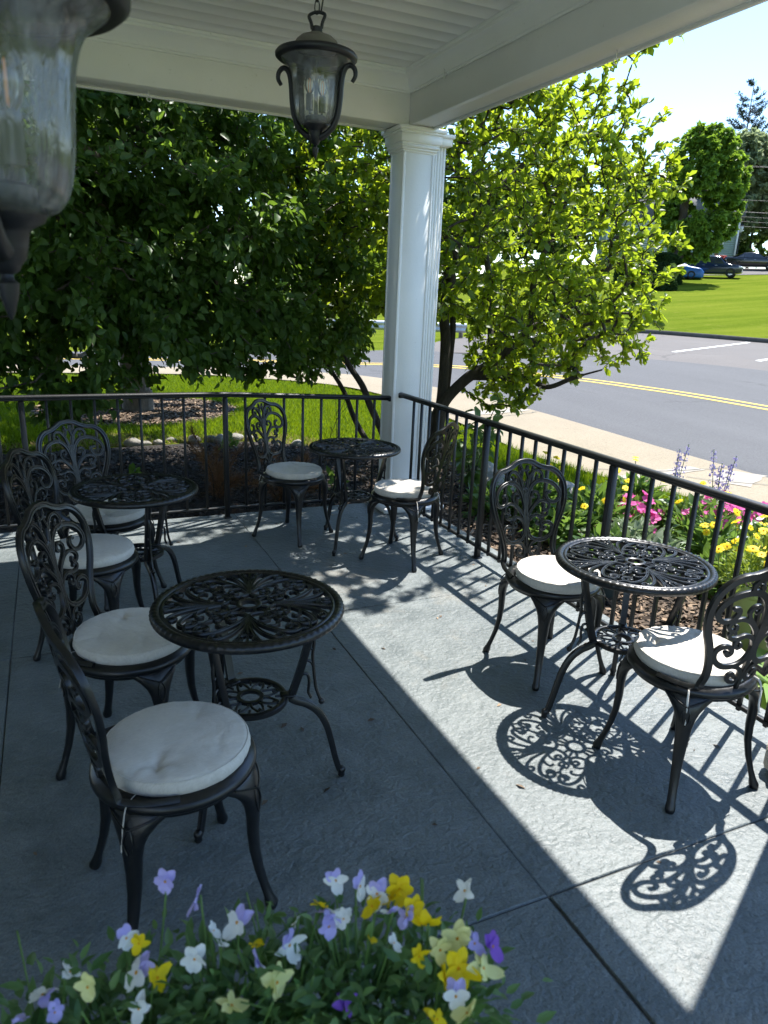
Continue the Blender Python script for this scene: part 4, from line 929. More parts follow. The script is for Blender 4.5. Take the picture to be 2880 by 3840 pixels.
def big_trees():
    # the dark shade tree whose boughs hang to the railing
    def cut(p):
        x, y, z = p.T
        zl = .78+.10*(y-6.3)+.22*np.sin(x*2.3+y*1.7)*np.cos(x*.9); zl = np.where(x < -.35-.25*(y-5.8), .12, zl)
        window = (x > .35) & (x < 1.75) & (y > 7.4); zl = np.where(window, np.maximum(zl, .72+.16*(y-6)), zl)
        return (z > zl) & (y > 5.72) & (x < np.where(y > 8.7, 2.5, .43*y)+.1*np.sin(z*5))
    front = ell(2500, (.2, 9.6, 2.0), (3.9, 4.0, 3.1), .36, 2.2, lambda p: cut(p) & (p[:, 2] < 4.1) & (p[:, 2] > .1) & (p[:, 1] < 10.8))
    fill = np.column_stack([RNG.uniform(-1.9, 1.9, 900), RNG.uniform(6.0, 9.2, 900), RNG.uniform(.8, 3.9, 900)]); fill = fill[cut(fill)]; front = np.concatenate([front, fill])
    top = ell(330, (.3, 9.9, 2.6), (4.0, 4.2, 4.6), .25, 2.2, lambda p: (p[:, 2] > 3.9))
    back = ell(170, (.3, 10.4, 2.4), (4.0, 3.8, 2.6), .3, 2.2, lambda p: (p[:, 1] > 10.8) & (p[:, 2] > 1.5))
    z0 = tz(1.1, 11.2)-.08
    tr = [([(1.12, 11.2, z0), (1.10, 11.2, .35), (1.05, 11.15, 1.0), (.95, 11.0, 1.9), (.8, 10.8, 3.0), (.75, 10.7, 4.6)], .205, .09, None),
          ([(1.05, 11.15, 1.0), (.2, 10.2, 1.35), (-.5, 9.2, 1.75), (-1.1, 8.0, 2.0)], .085, .03, 1),
          ([(.95, 11.0, 1.7), (1.7, 10.1, 1.7), (2.3, 9.1, 1.6), (2.6, 8.3, 1.45)], .075, .025, 1),
          ([(.95, 11.0, 1.9), (.7, 9.6, 2.3), (.6, 8.2, 2.45), (.5, 7.0, 2.3)], .075, .025, 1),
          ([(1.02, 11.1, 1.3), (.75, 10.4, 1.15), (.45, 9.8, .82), (.25, 9.2, .80), (-.1, 8.6, .95)], .05, .02, 1),
          ([(.8, 10.8, 3.0), (-.8, 9.6, 3.8), (-1.9, 8.8, 4.3)], .06, .02, 1), ([(.8, 10.8, 3.0), (2.2, 10.0, 3.9), (2.9, 9.2, 4.3)], .06, .02, 1)]
    b = np.array(tr[0][0][0]); t = thing('shade_tree', 'big dark green shade tree with thick grey trunk, boughs drooping to the railing', 'tree', tuple(b))
    pos, rad, ch = skeleton(tr, np.concatenate([front, top, back]), step=.22, jit=.04, rtip=.0032, sag=.2)
    mb = MB(); wood(pos-b, rad, ch, mb, 14)
    mb.lathe([(.30, -.12), (.26, .0), (.225, .15), (.208, .4)], 18)
    mb.build('trunk', MT['bark'], t, True)
    d = np.array([pos[c[0][-1]] for c in ch]); sel = [c for c, q in zip(ch, d) if q[2] < 4.1 and q[1] < 10.8]; oth = [c for c, q in zip(ch, d) if not (q[2] < 4.1 and q[1] < 10.8)]
    V, T = leaves_on(pos, sel, 44, .074, .043, (.2, 9.6, 2.), droop=.5, span=.8, spread=.55, up=.55, bend=.3, scat=.055)
    V2, T2 = leaves_on(pos, oth, 34, .18, .11, (.2, 9.6, 2.), droop=.3, span=1.0, spread=.6, up=.7)
    link('crown', mesh_np('crown', np.concatenate([V, V2])-b, np.concatenate([T, T2+len(V)])), MT['leaf_shade'], t, False)
    # many-stemmed magnolia-like small tree behind the corner column
    R = [(3.72, 6.75, -.22), (3.73, 6.76, .1), (3.75, 6.75, .42), (3.80, 6.73, .59), (3.98, 6.65, .81), (4.17, 6.56, .95), (4.31, 6.49, 1.09), (4.47, 6.41, 1.23), (4.52, 6.38, 1.36), (4.54, 6.39, 1.59), (4.54, 6.41, 1.8), (4.6, 6.4, 2.03), (4.72, 6.3, 2.5)]
    V_ = [(3.66, 6.86, -.22), (3.68, 6.84, .1), (3.73, 6.82, .39), (3.78, 6.81, .58), (3.84, 6.91, 1.17), (3.83, 6.97, 1.47), (3.91, 7.0, 1.82), (4.04, 7.05, 2.29), (4.22, 7.0, 2.54), (4.36, 6.94, 2.71), (4.6, 6.87, 2.96), (4.81, 6.81, 3.22)]
    tr = [(R, .066, .026, None), (V_, .040, .018, None),
          ([(3.70, 6.9, -.2), (3.83, 6.85, .45), (3.9, 6.9, .95), (3.95, 7.0, 1.5), (3.85, 7.2, 2.2), (3.7, 7.4, 2.8)], .026, .012, None),
          ([(4.5, 6.38, 1.34), (4.67, 6.24, 1.45), (4.91, 6.13, 1.64), (5.11, 6.06, 1.87), (5.26, 6.02, 2.14)], .036, .016, 1),
          ([(4.42, 6.43, 1.2), (4.65, 6.1, 1.29), (4.86, 5.89, 1.42), (5.06, 5.67, 1.48)], .022, .01, 1),
          ([(4.31, 6.49, 1.09), (4.28, 6.69, 1.18), (4.31, 6.79, 1.34), (4.37, 6.98, 1.78), (4.42, 7.21, 2.32), (4.6, 7.39, 2.91)], .034, .015, 1),
          ([(4.0, 6.64, .82), (4.14, 6.44, .84), (4.31, 6.12, .89), (4.38, 5.81, .82), (4.49, 5.55, .94), (4.58, 5.28, 1.04)], .022, .008, 1),
          ([(3.3, 7.1, -.2), (3.18, 7.22, -.03), (3.1, 7.33, .12), (3.03, 7.45, .3), (2.98, 7.56, .51), (2.93, 7.66, .65), (2.84, 7.79, .83), (2.77, 7.91, 1.02), (2.66, 8.08, 1.32), (2.57, 8.29, 1.76)], .036, .016, None),
          ([(3.36, 6.98, -.2), (3.26, 7.04, .08), (3.2, 7.08, .23), (3.1, 7.16, .47), (3.03, 7.22, .67), (2.93, 7.28, .83), (2.82, 7.34, .99), (2.65, 7.43, 1.13), (2.6, 7.57, 1.57), (2.73, 7.68, 2.23)], .046, .02, None),
          ([(3.9, 7.0, 1.8), (3.5, 6.7, 2.3), (3.1, 6.4, 2.7), (2.9, 6.2, 3.0)], .024, .01, 1), ([(2.73, 7.6, 2.1), (2.5, 7.2, 2.5), (2.2, 6.9, 2.7)], .018, .008, 1)]
    c = np.array([4.12, 6.72, 2.33]); ax = np.array([.907, -.42])
    def mag(p):
        l = (p[:, :2]-c[:2])@ax; dd = (p[:, :2]-c[:2])@np.array([.42, .907]); z = p[:, 2]-c[2]
        lim = 2.0-.05*np.maximum(0, -z)+.12*np.sin(z*4)
        ok = (np.abs(l/lim)**2.3+np.abs(dd/1.75)**2.3+np.abs(z/(1.75+.1*np.sin(l*5)))**2.3 < 1)
        hole = (p[:, 2] < 1.40) & (l < -.05)
        notporch = (p[:, 1] > 5.45) | (p[:, 0] > 2.85)
        return ok & ~hole & notporch & (p[:, 2] < 3.62-np.maximum(0, l-.95)*1.7)
    att = ell(2900, c, (2.4, 2.4, 2.0), 0, 3, mag)
    over = ell(430, (3.75, 5.4, 4.1), (1.3, 1.35, 1.3), 0, 2, lambda p: (p[:, 2] > 1.5+.443*p[:, 0]) & (p[:, 0] > 2.85) & (p[:, 2] < 7.9-.95*p[:, 0]))  # unseen crown mass above the beam line, added to shade the corner floor
    keep = np.linalg.norm((att-c)/np.array([2.2, 2.2, 1.9]), axis=1) > RNG.uniform(.05, .62, len(att)); att = np.concatenate([att[keep], over])
    ctr = tuple(c)
    tree('magnolia_tree', 'many-stemmed small tree with backlit yellow-green leaves behind the corner column', 'tree', tr, att, MT['leaf_mag'], MT['twig'], 13, .072, .038, ctr, step=.13, jit=.035, rtip=.0036, expo=.39, droop=-.05, span=.24, spread=.55, shape='obovate', up=.7, bend=.12, fold=.14, tipw=1.5, scat=.012)
big_trees()

# ---- far trees
def far_tree(name, label, x, y, h, rad, zc, mat, n=160, per=26, L=.42, trunk_r=.16, group=None, shape=2., z0=None, off=(0, 0), droop=.3):
    z = tz(x, y)-.1; c = (x+off[0], y+off[1], z+zc)
    att = ell(n, c, rad, .12, shape)
    nz = 6; k = RNG.normal(0, 1, (14, 3)); k = c+unit(k)*np.array(rad)*.62   # lumpy outline
    att = np.array([a+(k[np.argmin(np.linalg.norm(k-a, axis=1))]-a)*.20 for a in att])
    tr = [([(x, y, z), (x+.03, y, z+zc*.4), (x-.05, y+.05, z+zc), (x, y, z+h*.86)], trunk_r, trunk_r*.25, None)]
    return tree(name, label, 'tree', tr, att, mat, MT['twig'], per, L, L*.6, c, group=group, step=.5, jit=.06, rtip=.012, droop=droop, span=1.6, spread=.7, up=.8, minr=.02)
far_tree('maple_tree', 'full round green maple on the hill beside the covered car', 42.8, 42.7, 11.2, (3.3, 3.3, 5.1), 6.3, MT['leaf_maple'], 1000, 46, .30, .19, off=(.95, -.45))
far_tree('roadside_tree', 'tall grey-green tree behind the utility pole', 64.5, 57.5, 14.0, (3.5, 3.5, 5.6), 8.0, MT['leaf_grey'], 620, 50, .40, .2, 'trees behind the parked cars')
far_tree('roadside_tree', 'grey-green tree cut by the right edge behind the black sedan', 68.0, 55.2, 15.0, (3.4, 3.4, 6.0), 8.6, MT['leaf_grey'], 620, 50, .40, .2, 'trees behind the parked cars')
far_tree('roadside_tree', 'darker bushy tree low behind the black sedan', 71.0, 60.5, 8, (6.5, 4.0, 3.6), 4.0, MT['leaf_far'], 240, 40, .45, .2, 'trees behind the parked cars')
bgt = [(58, 66, 11, 4.5, 'wide mid-green tree behind the green house'), (47, 72, 12, 4.6, 'tall tree seen through the bright magnolia leaves, left of the house'), (38, 66, 10, 4.4, 'tree glimpsed through the middle of the magnolia'), (29, 66, 10, 4.4, 'tree glimpsed left through the magnolia, right of the column'),
       (34, 76, 12, 5.2, 'distant tree filling the gap behind the middle magnolia boughs'), (52.5, 71, 11, 4.6, 'distant tree just left of the green house, behind the magnolia edge'), (19, 60, 9, 4.3, 'tree glimpsed between the column and the shade tree'), (9, 62, 9, 4.5, 'tree far behind the shade tree trunk'), (-1, 58, 8, 4.5, 'tree far behind the left boughs of the shade tree')]
for x, y, h, r, lb in bgt: far_tree('distant_tree', lb, x, y, h, (r*1.2, r*.9, h*.44), h*.52, MT['leaf_far'], 260, 34, .62, .2, 'distant trees across the road')
def spruce(x, y, h):
    z = tz(x, y)-.1; t = thing('spruce_tree', 'sparse dark spruce whose top rises above the grey-green trees', 'tree', (x, y, z))
    mb = MB(); mb.tube(np.array([(0, 0, 0), (.05, 0, h*.5), (0, .05, h)]), np.array([.22, .13, .03]), 8); C = []; D = []
    for i in range(66):
        f = RNG.uniform(.30, .985); zz = h*f; L = (1-f)**.75*h*.30*RNG.uniform(.6, 1.1)+.35; a = RNG.uniform(0, 2*PI)
        p = cr([(0, 0, zz), (math.cos(a)*L*.5, math.sin(a)*L*.5, zz-.06*L), (math.cos(a)*L, math.sin(a)*L, zz+.38*L)], 6); mb.tube(p, np.linspace(.035, .01, len(p)), 4)
        k = int(40+50*L); q = RNG.uniform(.25, 1.03, k); c = np.stack([np.interp(q, np.linspace(0, 1, len(p)), p[:, j]) for j in range(3)], 1)
        C.append(c+RNG.normal(0, .10, c.shape)); D.append(RNG.normal(0, .6, c.shape)+np.array([math.cos(a)*.5, math.sin(a)*.5, .7]))
    mb.build('trunk', MT['twig'], t, True); C = np.concatenate(C); V, Q = quad_arr(C, np.concatenate(D), RNG.normal(0, 1, C.shape), .30, .09)
    link('crown', mesh_np('crown', V, None, Q), MT['needle'], t, False)
spruce(72, 64.5, 19.6)

def hedge(name, label, x, y, dims, rot, mat, n=7000, L=.07, cat='hedge'):
    t = thing(name, label, cat, (x, y, tz(x, y)-.05), rot); dx, dy, dz = dims
    p = RNG.uniform(-1, 1, (n, 3)); ax = RNG.integers(0, 3, n); sg = np.where(RNG.random(n) < .5, -1, 1); k = RNG.uniform(.82, 1.03, n)
    for j in range(3): p[ax == j, j] = (sg*k)[ax == j]
    p[:, 2] = np.abs(p[:, 2]) if True else p[:, 2]
    e = np.abs(p[:, 0])**4+np.abs(p[:, 1])**4+np.abs(p[:, 2])**4; p = p/np.maximum(1, e**.25)[:, None]
    C = p*np.array([dx/2, dy/2, dz])+RNG.normal(0, .02, p.shape); V, Q = quad_arr(C, unit(p+RNG.normal(0, .8, p.shape)), RNG.normal(0, 1, p.shape), L*2, L)
    link('foliage', mesh_np('foliage', V, None, Q), mat, t, False)
    m = MB(); m.box((0, 0, dz*.45), (dx*.8, dy*.8, dz*.85), bev=.1)
    for i in range(6): m.tube(np.array([(dx*(i/5-.5)*.7, 0, 0), (dx*(i/5-.5)*.75, .02, dz*.6)]), .02, 5)
    m.build('branches', MT['hedge'], t, False); return t
hedge('clipped_hedge', 'dark clipped hedge on the lawn left of the maple trunk', 40.4, 42.9, (4.6, 2.0, 2.2), -.45, MT['hedge'], 12000, .09)
hedge('low_shrub', 'low dark shrub spilling forward below the clipped hedge', 37.0, 39.1, (3.4, 1.4, .85), -.45, MT['hedge'], 6000, .09, 'shrub')

# ---- near planting
def stones():
    def rock(label, x, y, s, mat, group, name='rock', z=None):
        nn = 12; m = MB(); rings = []; ph = RNG.uniform(0, 6, 6); sx, sy, sz = s
        for i in range(8):
            th_ = PI*(i+.35)/8.7; a = np.arange(nn)/nn*2*PI
            r = math.sin(th_)*(1+.16*np.sin(2*a+ph[0]+i*.3)+.10*np.sin(3*a+ph[1]-i*.5)+.06*np.sin(5*a+ph[2]+i))
            rings.append(np.stack([r*np.cos(a)*sx/2, r*np.sin(a)*sy/2, np.full(nn, math.cos(th_)*sz*.5)*(1+.12*np.sin(2*a+ph[3]))], 1))
        m.loft(rings[::-1]); o = m.build(name, mat, None, False, loc=(x, y, tz(x, y)+sz*.28 if z is None else z), rotz=RNG.uniform(0, 6)); tag(o, label, 'rock', group); return o
    xs = np.array([.75, .9, 1.1, 1.22, 1.5, 1.72, 1.84, 2.05, 2.2, 2.28, 2.6, 2.95, 3.3])
    for i, x in enumerate(xs):
        y = 8.82-max(0, x-2.1)*.95+RNG.normal(0, .05); s = RNG.uniform(.06, .17)
        rock('pale rock in the edging row between the dark mulch and the lawn', x+RNG.normal(0, .03), y, (s*1.3, s, s*.75), MT['rock'], 'pale rocks edging the mulch bed')
    for (x, y, s, lb) in ((3.85, 5.75, (.42, .28, .22), 'grey field stone in the right bed below the leafy sapling'), (4.20, 5.15, (.55, .34, .24), 'larger grey field stone behind the chair back in the sun'), (4.08, 6.35, (.36, .26, .2), 'grey field stone at the far end of the right bed'), (4.5, 4.65, (.3, .24, .18), 'grey field stone half hidden by yellow flowers')):
        rock(lb, x, y, s, MT['stone'], None, 'field_stone')
stones()

def flower(mbs, c, nrm, R, n=5, cup=.25, petw=.75, ecc=None, curl=.2):
    """petals into mbs['petal'], centre into mbs['eye']"""
    nrm = unit(np.array(nrm, float)); u = unit(np.cross(nrm, [.3, .2, .93] if abs(nrm[2]) < .9 else [1, 0, 0])); w = np.cross(nrm, u); c = np.array(c, float)
    a0 = RNG.uniform(0, 6.28)
    for i in range(n):
        a = a0+i*2*PI/n+RNG.normal(0, .08); d = u*math.cos(a)+w*math.sin(a); s = np.cross(nrm, d); r = R*RNG.uniform(.85, 1.1)
        hw = r*petw*math.sin(PI/n)*1.25; tt = [0, .35, .7, 1.0]; ww = [.12, .75, 1.0, .45]; V = []
        for t, q in zip(tt, ww):
            base = c+d*r*t+nrm*(r*cup*t-r*curl*t*t*RNG.uniform(.4, 1.6))
            V += [base-s*hw*q, base+nrm*r*.05*q, base+s*hw*q]
        Q = []
        for k in range(3): Q += [(3*k, 3*k+1, 3*k+4, 3*k+3), (3*k+1, 3*k+2, 3*k+5, 3*k+4)]
        mbs['petal'].add(V, None, Q)
    if 'eye' in mbs:
        m = mbs['eye']; a = np.arange(7)/7*2*PI; re = R*.2
        m.loft([c+np.outer(np.cos(a)*re*f, u)+np.outer(np.sin(a)*re*f, w)+nrm*re*h for f, h in ((1, 0), (.8, .6), (.2, .9))])
def leafy(parent, name, mat, n, c, r, L, W, up=.6, spread=.7, shape='ovate', droop=0., bend=.25, inner=0.1):
    p = unit(RNG.normal(0, 1, (n, 3)))*RNG.uniform(inner, 1, (n, 1))**.5; p[:, 2] = np.abs(p[:, 2])
    C = p*np.array(r)+np.array(c); D = unit(p+RNG.normal(0, spread, p.shape)*.6+np.array([0, 0, .25-droop]))
    N = unit(np.array([0, 0, up])+RNG.normal(0, .45, p.shape)); Ls = L*RNG.uniform(.55, 1.15, n)
    V, T = leaf_arr(C-D*Ls[:, None]*.4, D, N, Ls, Ls*W/L, .15, bend, shape)
    return link(name, mesh_np(name, V, T), mat, parent, False)
def pot(parent, r0, r1, h, mat, tagc=True, z=0, soil=True):
    m = MB(); m.lathe([(.001, z), (r0, z), (r0*1.02, z+.01), (r1*.97, z+h*.86), (r1, z+h*.87), (r1*1.05, z+h*.88), (r1*1.05, z+h), (r1*.98, z+h), (r1*.95, z+h*.93)], 28); p = m.build('pot', mat, parent, True, angle=40)
    if soil:
        m = MB(); m.lathe([(r1*.95, z+h*.92), (r1*.5, z+h*.94), (.001, z+h*.945)], 20); m.build('soil', MT['soil'], parent, True)
    return p
def flowering(name, label, x, y, fmat, nflow, R, c, r, leafmat, nleaf, L, W, cat='flower plant', group=None, potd=None, npet=5, cup=.3, stemup=.02, eye=None, lshape='ovate', face=None, z=None, sun=(-.3, -.5, .8), curl=.2):
    z0 = tz(x, y) if z is None else z; t = thing(name, label, cat, (x, y, z0), group=group)
    if potd: pot(t, *potd[:4])
    if potd and len(potd) > 4:
        m = MB(); w = .022; a0 = -2.3; rr = potd[1]*1.0+.004; h = potd[2]
        V = []; 
        for zz in (h*.45, h*.80):
            for q in np.linspace(-.35, .35, 6): rad_ = np.interp(zz, [0, h], [potd[0], potd[1]])+.004; V.append((rad_*math.cos(a0+q), rad_*math.sin(a0+q), zz))
        m.add(V, None, [(i, i+1, 7+i, 6+i) for i in range(5)]); m.build('label', MT['tagwhite'], t, False)
    leafy(t, 'foliage', leafmat, nleaf, c, r, L, W, shape=lshape)
    ms = {'petal': MB()}; st = MB()
    if eye: ms['eye'] = MB()
    for i in range(nflow):
        d = unit(RNG.normal(0, 1, 3)); d[2] = abs(d[2])*.9+.12; d = unit(d); p = np.array(c)+d*np.array(r)*RNG.uniform(.85, 1.08)+np.array([0, 0, stemup*RNG.uniform(.4, 1.3)])
        f = unit(d*.6+np.array(sun)*.7+RNG.normal(0, .25, 3))
        one = {'petal': MB()}
        if eye: one['eye'] = MB()
        flower(one, p, f, R*RNG.uniform(.8, 1.15), npet, cup, curl=curl)
        o = one['petal'].build('flower', fmat if not isinstance(fmat, list) else fmat[i % len(fmat)], t, False)
        if eye: one['eye'].build('flower_eye', eye, o, False)
        st.tube(cr([np.array(c)*[1, 1, .3]+RNG.normal(0, .03, 3)*[1, 1, 0], p*[.8, .8, .7], p-f*.005], 4), .0022, 4, caps=False)
    st.build('stems', MT['stem'], t, False)
    return t
def garden():
    G = 'potted pink petunias in the garden'
    for (x, y, lb) in ((4.55, 3.75, 'pink petunias in a red pot with a white label beyond the bistro table'), (4.92, 3.62, 'pink petunias at the right edge of the garden, behind the white geranium')):
        flowering('potted_petunia', lb, x, y, MT['p_pink'], 44, .033, (0, 0, .17), (.25, .25, .15), MT['leaf_fresh'], 420, .05, .028, group=G, potd=(.07, .09, .15, MT['redpot'], 1), cup=.45, curl=-.1)
    for (x, y, lb) in ((4.25, 4.28, 'pink petunia clump left of the lavender spikes'), (4.02, 4.08, 'pink petunia clump just above the table rim'), (4.95, 4.05, 'pink petunia clump between lavender and sidewalk')):
        flowering('petunia_clump', lb, x, y, MT['p_pink'], 28, .034, (0, 0, .06), (.20, .20, .24), MT['leaf_fresh'], 320, .055, .03, group='pink petunia clumps', cup=.4, curl=-.1)
    for (x, y, lb) in ((4.38, 3.52, 'pink petunia clump right of the lavender spikes, above the small red pot'), (4.75, 3.45, 'pink petunia clump by the right edge, in front of the sidewalk')):
        flowering('petunia_clump', lb, x, y, MT['p_pink'], 30, .034, (0, 0, .08), (.22, .22, .26), MT['leaf_fresh'], 320, .055, .03, group='pink petunia clumps', cup=.4, curl=-.1)
    flowering('potted_geranium', 'white geranium in a red pot by the right edge', 4.50, 3.27, MT['p_white'], 24, .028, (0, 0, .18), (.19, .19, .17), MT['leaf_fresh'], 300, .06, .058, potd=(.07, .085, .14, MT['redpot'], 1))
    flowering('potted_coreopsis', 'golden coreopsis overflowing a tall lime-green pot behind the right chair', 3.22, 2.33, MT['p_yellow'], 24, .029, (0, 0, .43), (.22, .22, .27), MT['leaf_lime'], 800, .05, .017, potd=(.11, .15, .44, MT['limepot']), npet=8, cup=.12, stemup=.10, eye=MT['p_gold'], lshape='lance')
    flowering('potted_coreopsis', 'small coreopsis pot with a few golden flowers near the red pots', 3.75, 2.72, MT['p_yellow'], 10, .028, (0, 0, .24), (.18, .18, .26), MT['leaf_lime'], 420, .05, .017, potd=(.08, .10, .22, MT['blackpot']), npet=8, cup=.12, stemup=.1, eye=MT['p_gold'], lshape='lance')
    yl = [(3.55, 4.62, 'yellow daisy plant right behind the sunlit chair back'), (3.78, 4.20, 'yellow daisy plant rising between railing bars near the second post'), (4.28, 3.62, 'yellow daisy plant just above the right rim of the sunlit table'), (4.55, 4.62, 'yellow daisy plant standing highest by the grass edge'), (4.05, 3.30, 'yellow daisy plant low beside the red pots')]
    for x, y, lb in yl:
        flowering('yellow_daisy', lb, x, y, MT['p_yellow'], 7, .031, (0, 0, .10), (.24, .24, .32), MT['leaf_fresh'], 260, .13, .05, group='yellow daisies in the garden', npet=9, cup=.15, stemup=.16, eye=MT['p_gold'], lshape='lance')
    lf = [(3.35, 4.95, 'leafy green perennial behind the upper scrolls of the sunlit chair'), (3.45, 4.20, 'large-leaved perennial filling the bed behind the railing post'), (3.75, 3.75, 'dusty grey-green perennial above the far table rim'), (3.55, 3.35, 'broad-leaved perennial behind the right table rim'), (4.25, 4.72, 'bright leafy clump by the big field stone'), (3.9, 3.05, 'leafy clump between the table and the potted flowers'), (4.6, 4.1, 'low leafy clump below the lavender spikes')]
    for i, (x, y, lb) in enumerate(lf):
        t = thing('leafy_perennial', lb, 'plant', (x, y, tz(x, y)), group='leafy perennials in the garden')
        leafy(t, 'foliage', MT['leaf_grey2'] if i in (2, 3) else MT['leaf_fresh'], 330, (0, 0, .04), (.30, .30, .26), .105, .055, up=.8, bend=.35)
        m = MB()
        for k in range(7): a = RNG.uniform(0, 6.28); m.tube(cr([(0, 0, 0), (.08*math.cos(a), .08*math.sin(a), .14), (.2*math.cos(a), .2*math.sin(a), .26)], 4), .004, 4)
        m.build('stems', MT['stem'], t, False)
    # tall lavender-blue spikes
    for (x, y, lb, ns) in ((4.62, 4.30, 'lavender-blue flower spikes, sparser left group against the sidewalk', 3), (4.72, 3.92, 'lavender-blue flower spikes, denser right group against the road', 5)):
        t = thing('catmint', lb, 'flower plant', (x, y, tz(x, y)), group='lavender spikes above the railing'); st = MB(); lc = []; 
        for k in range(ns):
            a = RNG.uniform(0, 6.28); sp = RNG.uniform(.02, .13); H_ = RNG.uniform(.56, .76); p = cr([(0, 0, 0), (sp*.4*math.cos(a), sp*.4*math.sin(a), H_*.4), (sp*math.cos(a), sp*math.sin(a), H_)], 8); st.tube(p, .0035, 4)
            m = {'petal': MB()}
            for j in range(52):
                f = RNG.uniform(.68, 1.0); i_ = f*(len(p)-1); q = p[int(i_)]; b = RNG.uniform(0, 6.28); rr = .028*(1.25-f)*2.2
                flower(m, q+np.array([math.cos(b)*rr, math.sin(b)*rr, RNG.normal(0, .01)]), (math.cos(b), math.sin(b), .3), 0.0075, 3, .3)
            q_ = p[int(.68*(len(p)-1)):]; m['petal'].tube(q_+np.array([0, 0, .004]), .0032, 4)
            m['petal'].build('flower_spike', MT['p_lav'], t, False)
            for j in range(26): f = RNG.uniform(.1, .72); q = p[int(f*(len(p)-1))]; lc.append(q)
        lc = np.array(lc); D = RNG.normal(0, 1, lc.shape); D[:, 2] = np.abs(D[:, 2])*.4; V, T = leaf_arr(lc, unit(D), unit(RNG.normal(0, .4, lc.shape)+np.array([0, 0, 1])), .045, .017)
        link('foliage', mesh_np('foliage', V, T), MT['leaf_grey2'], t, False); st.build('stems', MT['stem'], t, False)
    # hosta at the right edge
    for (x, y, s, lb) in ((2.98, 1.92, 1., 'variegated hosta below the lime-green pot at the right edge'), (2.88, 1.55, .8, 'variegated hosta beside the chipped column base')):
        t = thing('hosta', lb, 'plant', (x, y, tz(x, y)), group='variegated hostas'); n = 34; a = RNG.uniform(0, 6.28, n); e = RNG.uniform(.15, .9, n)
        D = np.stack([np.cos(a), np.sin(a), e], 1); C = np.stack([np.cos(a)*.05, np.sin(a)*.05, .02+.12*e], 1); V, T = leaf_arr(C, D, np.array([[0, 0, 1.]])+0*C, .24*s, .13*s, .12, .45); link('foliage', mesh_np('foliage', V, T), MT['hosta'], t, False)
    # nursery pots in the bed
    t = thing('nursery_pot', 'dark teal nursery pot with white label under the sunlit table', 'plant pot', (3.05, 3.28, tz(3.05, 3.28))); pot(t, .115, .14, .25, MT['tealpot'])
    m = MB(); rr = .131; V = [(rr*math.cos(a), rr*math.sin(a), z) for z in (.14, .21) for a in np.linspace(-2.1, -1.55, 5)]; m.add(V, None, [(i, i+1, 6+i, 5+i) for i in range(4)]); m.build('label', MT['tagwhite'], t, False)
    leafy(t, 'foliage', MT['leaf_fresh'], 120, (0, 0, .24), (.2, .2, .2), .10, .05)
    # sapling with big leaves behind the corner chair
    t = thing('leafy_sapling', 'young sapling with large dark leaves behind the railing by the column', 'sapling', (3.55, 5.72, tz(3.55, 5.72))); m = MB(); C = []; D = []
    for k in range(9):
        a = RNG.uniform(0, 6.28); L = RNG.uniform(.25, .62); H_ = RNG.uniform(.45, .95); p = cr([(0, 0, 0), (L*.35*math.cos(a), L*.35*math.sin(a), H_*.55), (L*math.cos(a), L*math.sin(a), H_)], 6); m.tube(p, np.linspace(.008, .003, len(p)), 5)
        for f in np.linspace(.25, 1, 12): q = p[int(f*(len(p)-1))]; C.append(q); D.append((math.cos(a)+RNG.normal(0, .8), math.sin(a)+RNG.normal(0, .8), RNG.uniform(-.5, .25)))
    m.build('stems', MT['twig'], t, True); C = np.array(C); V, T = leaf_arr(C, np.array(D), unit(RNG.normal(0, .35, C.shape)+np.array([0, 0, 1])), RNG.uniform(.10, .17, len(C)), .085, .12, .3); link('foliage', mesh_np('foliage', V, T), MT['leaf_fresh'], t, False)
    # dead pine boughs against the left railing
    for (x, y, n, H_, sprd, lb) in ((1.22, 6.05, 10, .66, .42, 'dead brown pine bough propped by the railing post, left of the chair'), (1.75, 5.85, 11, .52, .5, 'dead brown pine bough between the chair and the corner table')):
        t = thing('dead_pine_bough', lb, 'dead branch', (x, y, tz(x, y)), group='dead pine boughs'); m = MB(); C = []; D = []
        for k in range(n):
            a = RNG.uniform(0, 6.28); L = RNG.uniform(.4, 1)*sprd; h = H_*RNG.uniform(.3, 1); p = cr([(RNG.normal(0, .05), RNG.normal(0, .05), 0), (L*.4*math.cos(a), L*.4*math.sin(a), h*.6), (L*math.cos(a), L*math.sin(a), h)], 8); m.tube(p, np.linspace(.009, .003, len(p)), 5)
            q = RNG.uniform(.2, 1, 330); c = np.stack([np.interp(q, np.linspace(0, 1, len(p)), p[:, j]) for j in range(3)], 1); td = unit(p[-1]-p[0]); C.append(c); D.append(unit(RNG.normal(0, .55, c.shape)+td*.8+np.array([0, 0, .1])))
        C = np.concatenate(C); D = np.concatenate(D); m.build('branches', MT['twig'], t, True); L = RNG.uniform(.07, .15, len(C))[:, None]; S = unit(np.cross(D, RNG.normal(0, 1, D.shape)))*.0016
        V = np.stack([C-S, C+S, C+D*L-np.array([0, 0, .01])], 1).reshape(-1, 3); link('needles', mesh_np('needles', V, np.arange(len(V)).reshape(-1, 3)), MT['deadneedle'], t, False)
    t = thing('bare_twigs', 'bare upright twigs behind the railing near the corner table', 'twigs', (2.05, 6.1, tz(2.05, 6.1))); m = MB()
    for k in range(9):
        x0 = RNG.uniform(-.55, .3); a = RNG.normal(0, .2); h = RNG.uniform(.45, .95); p = cr([(x0, 0, 0), (x0+a*.2, RNG.normal(0, .05), h*.5), (x0+a*.7, RNG.normal(0, .1), h)], 6); m.tube(p, np.linspace(.005, .0018, len(p)), 4)
        for f in (.4, .6, .8): q = p[int(f*(len(p)-1))]; m.tube(np.array([q, q+np.array([RNG.normal(0, .09), RNG.normal(0, .05), .10])]), .0018, 4)
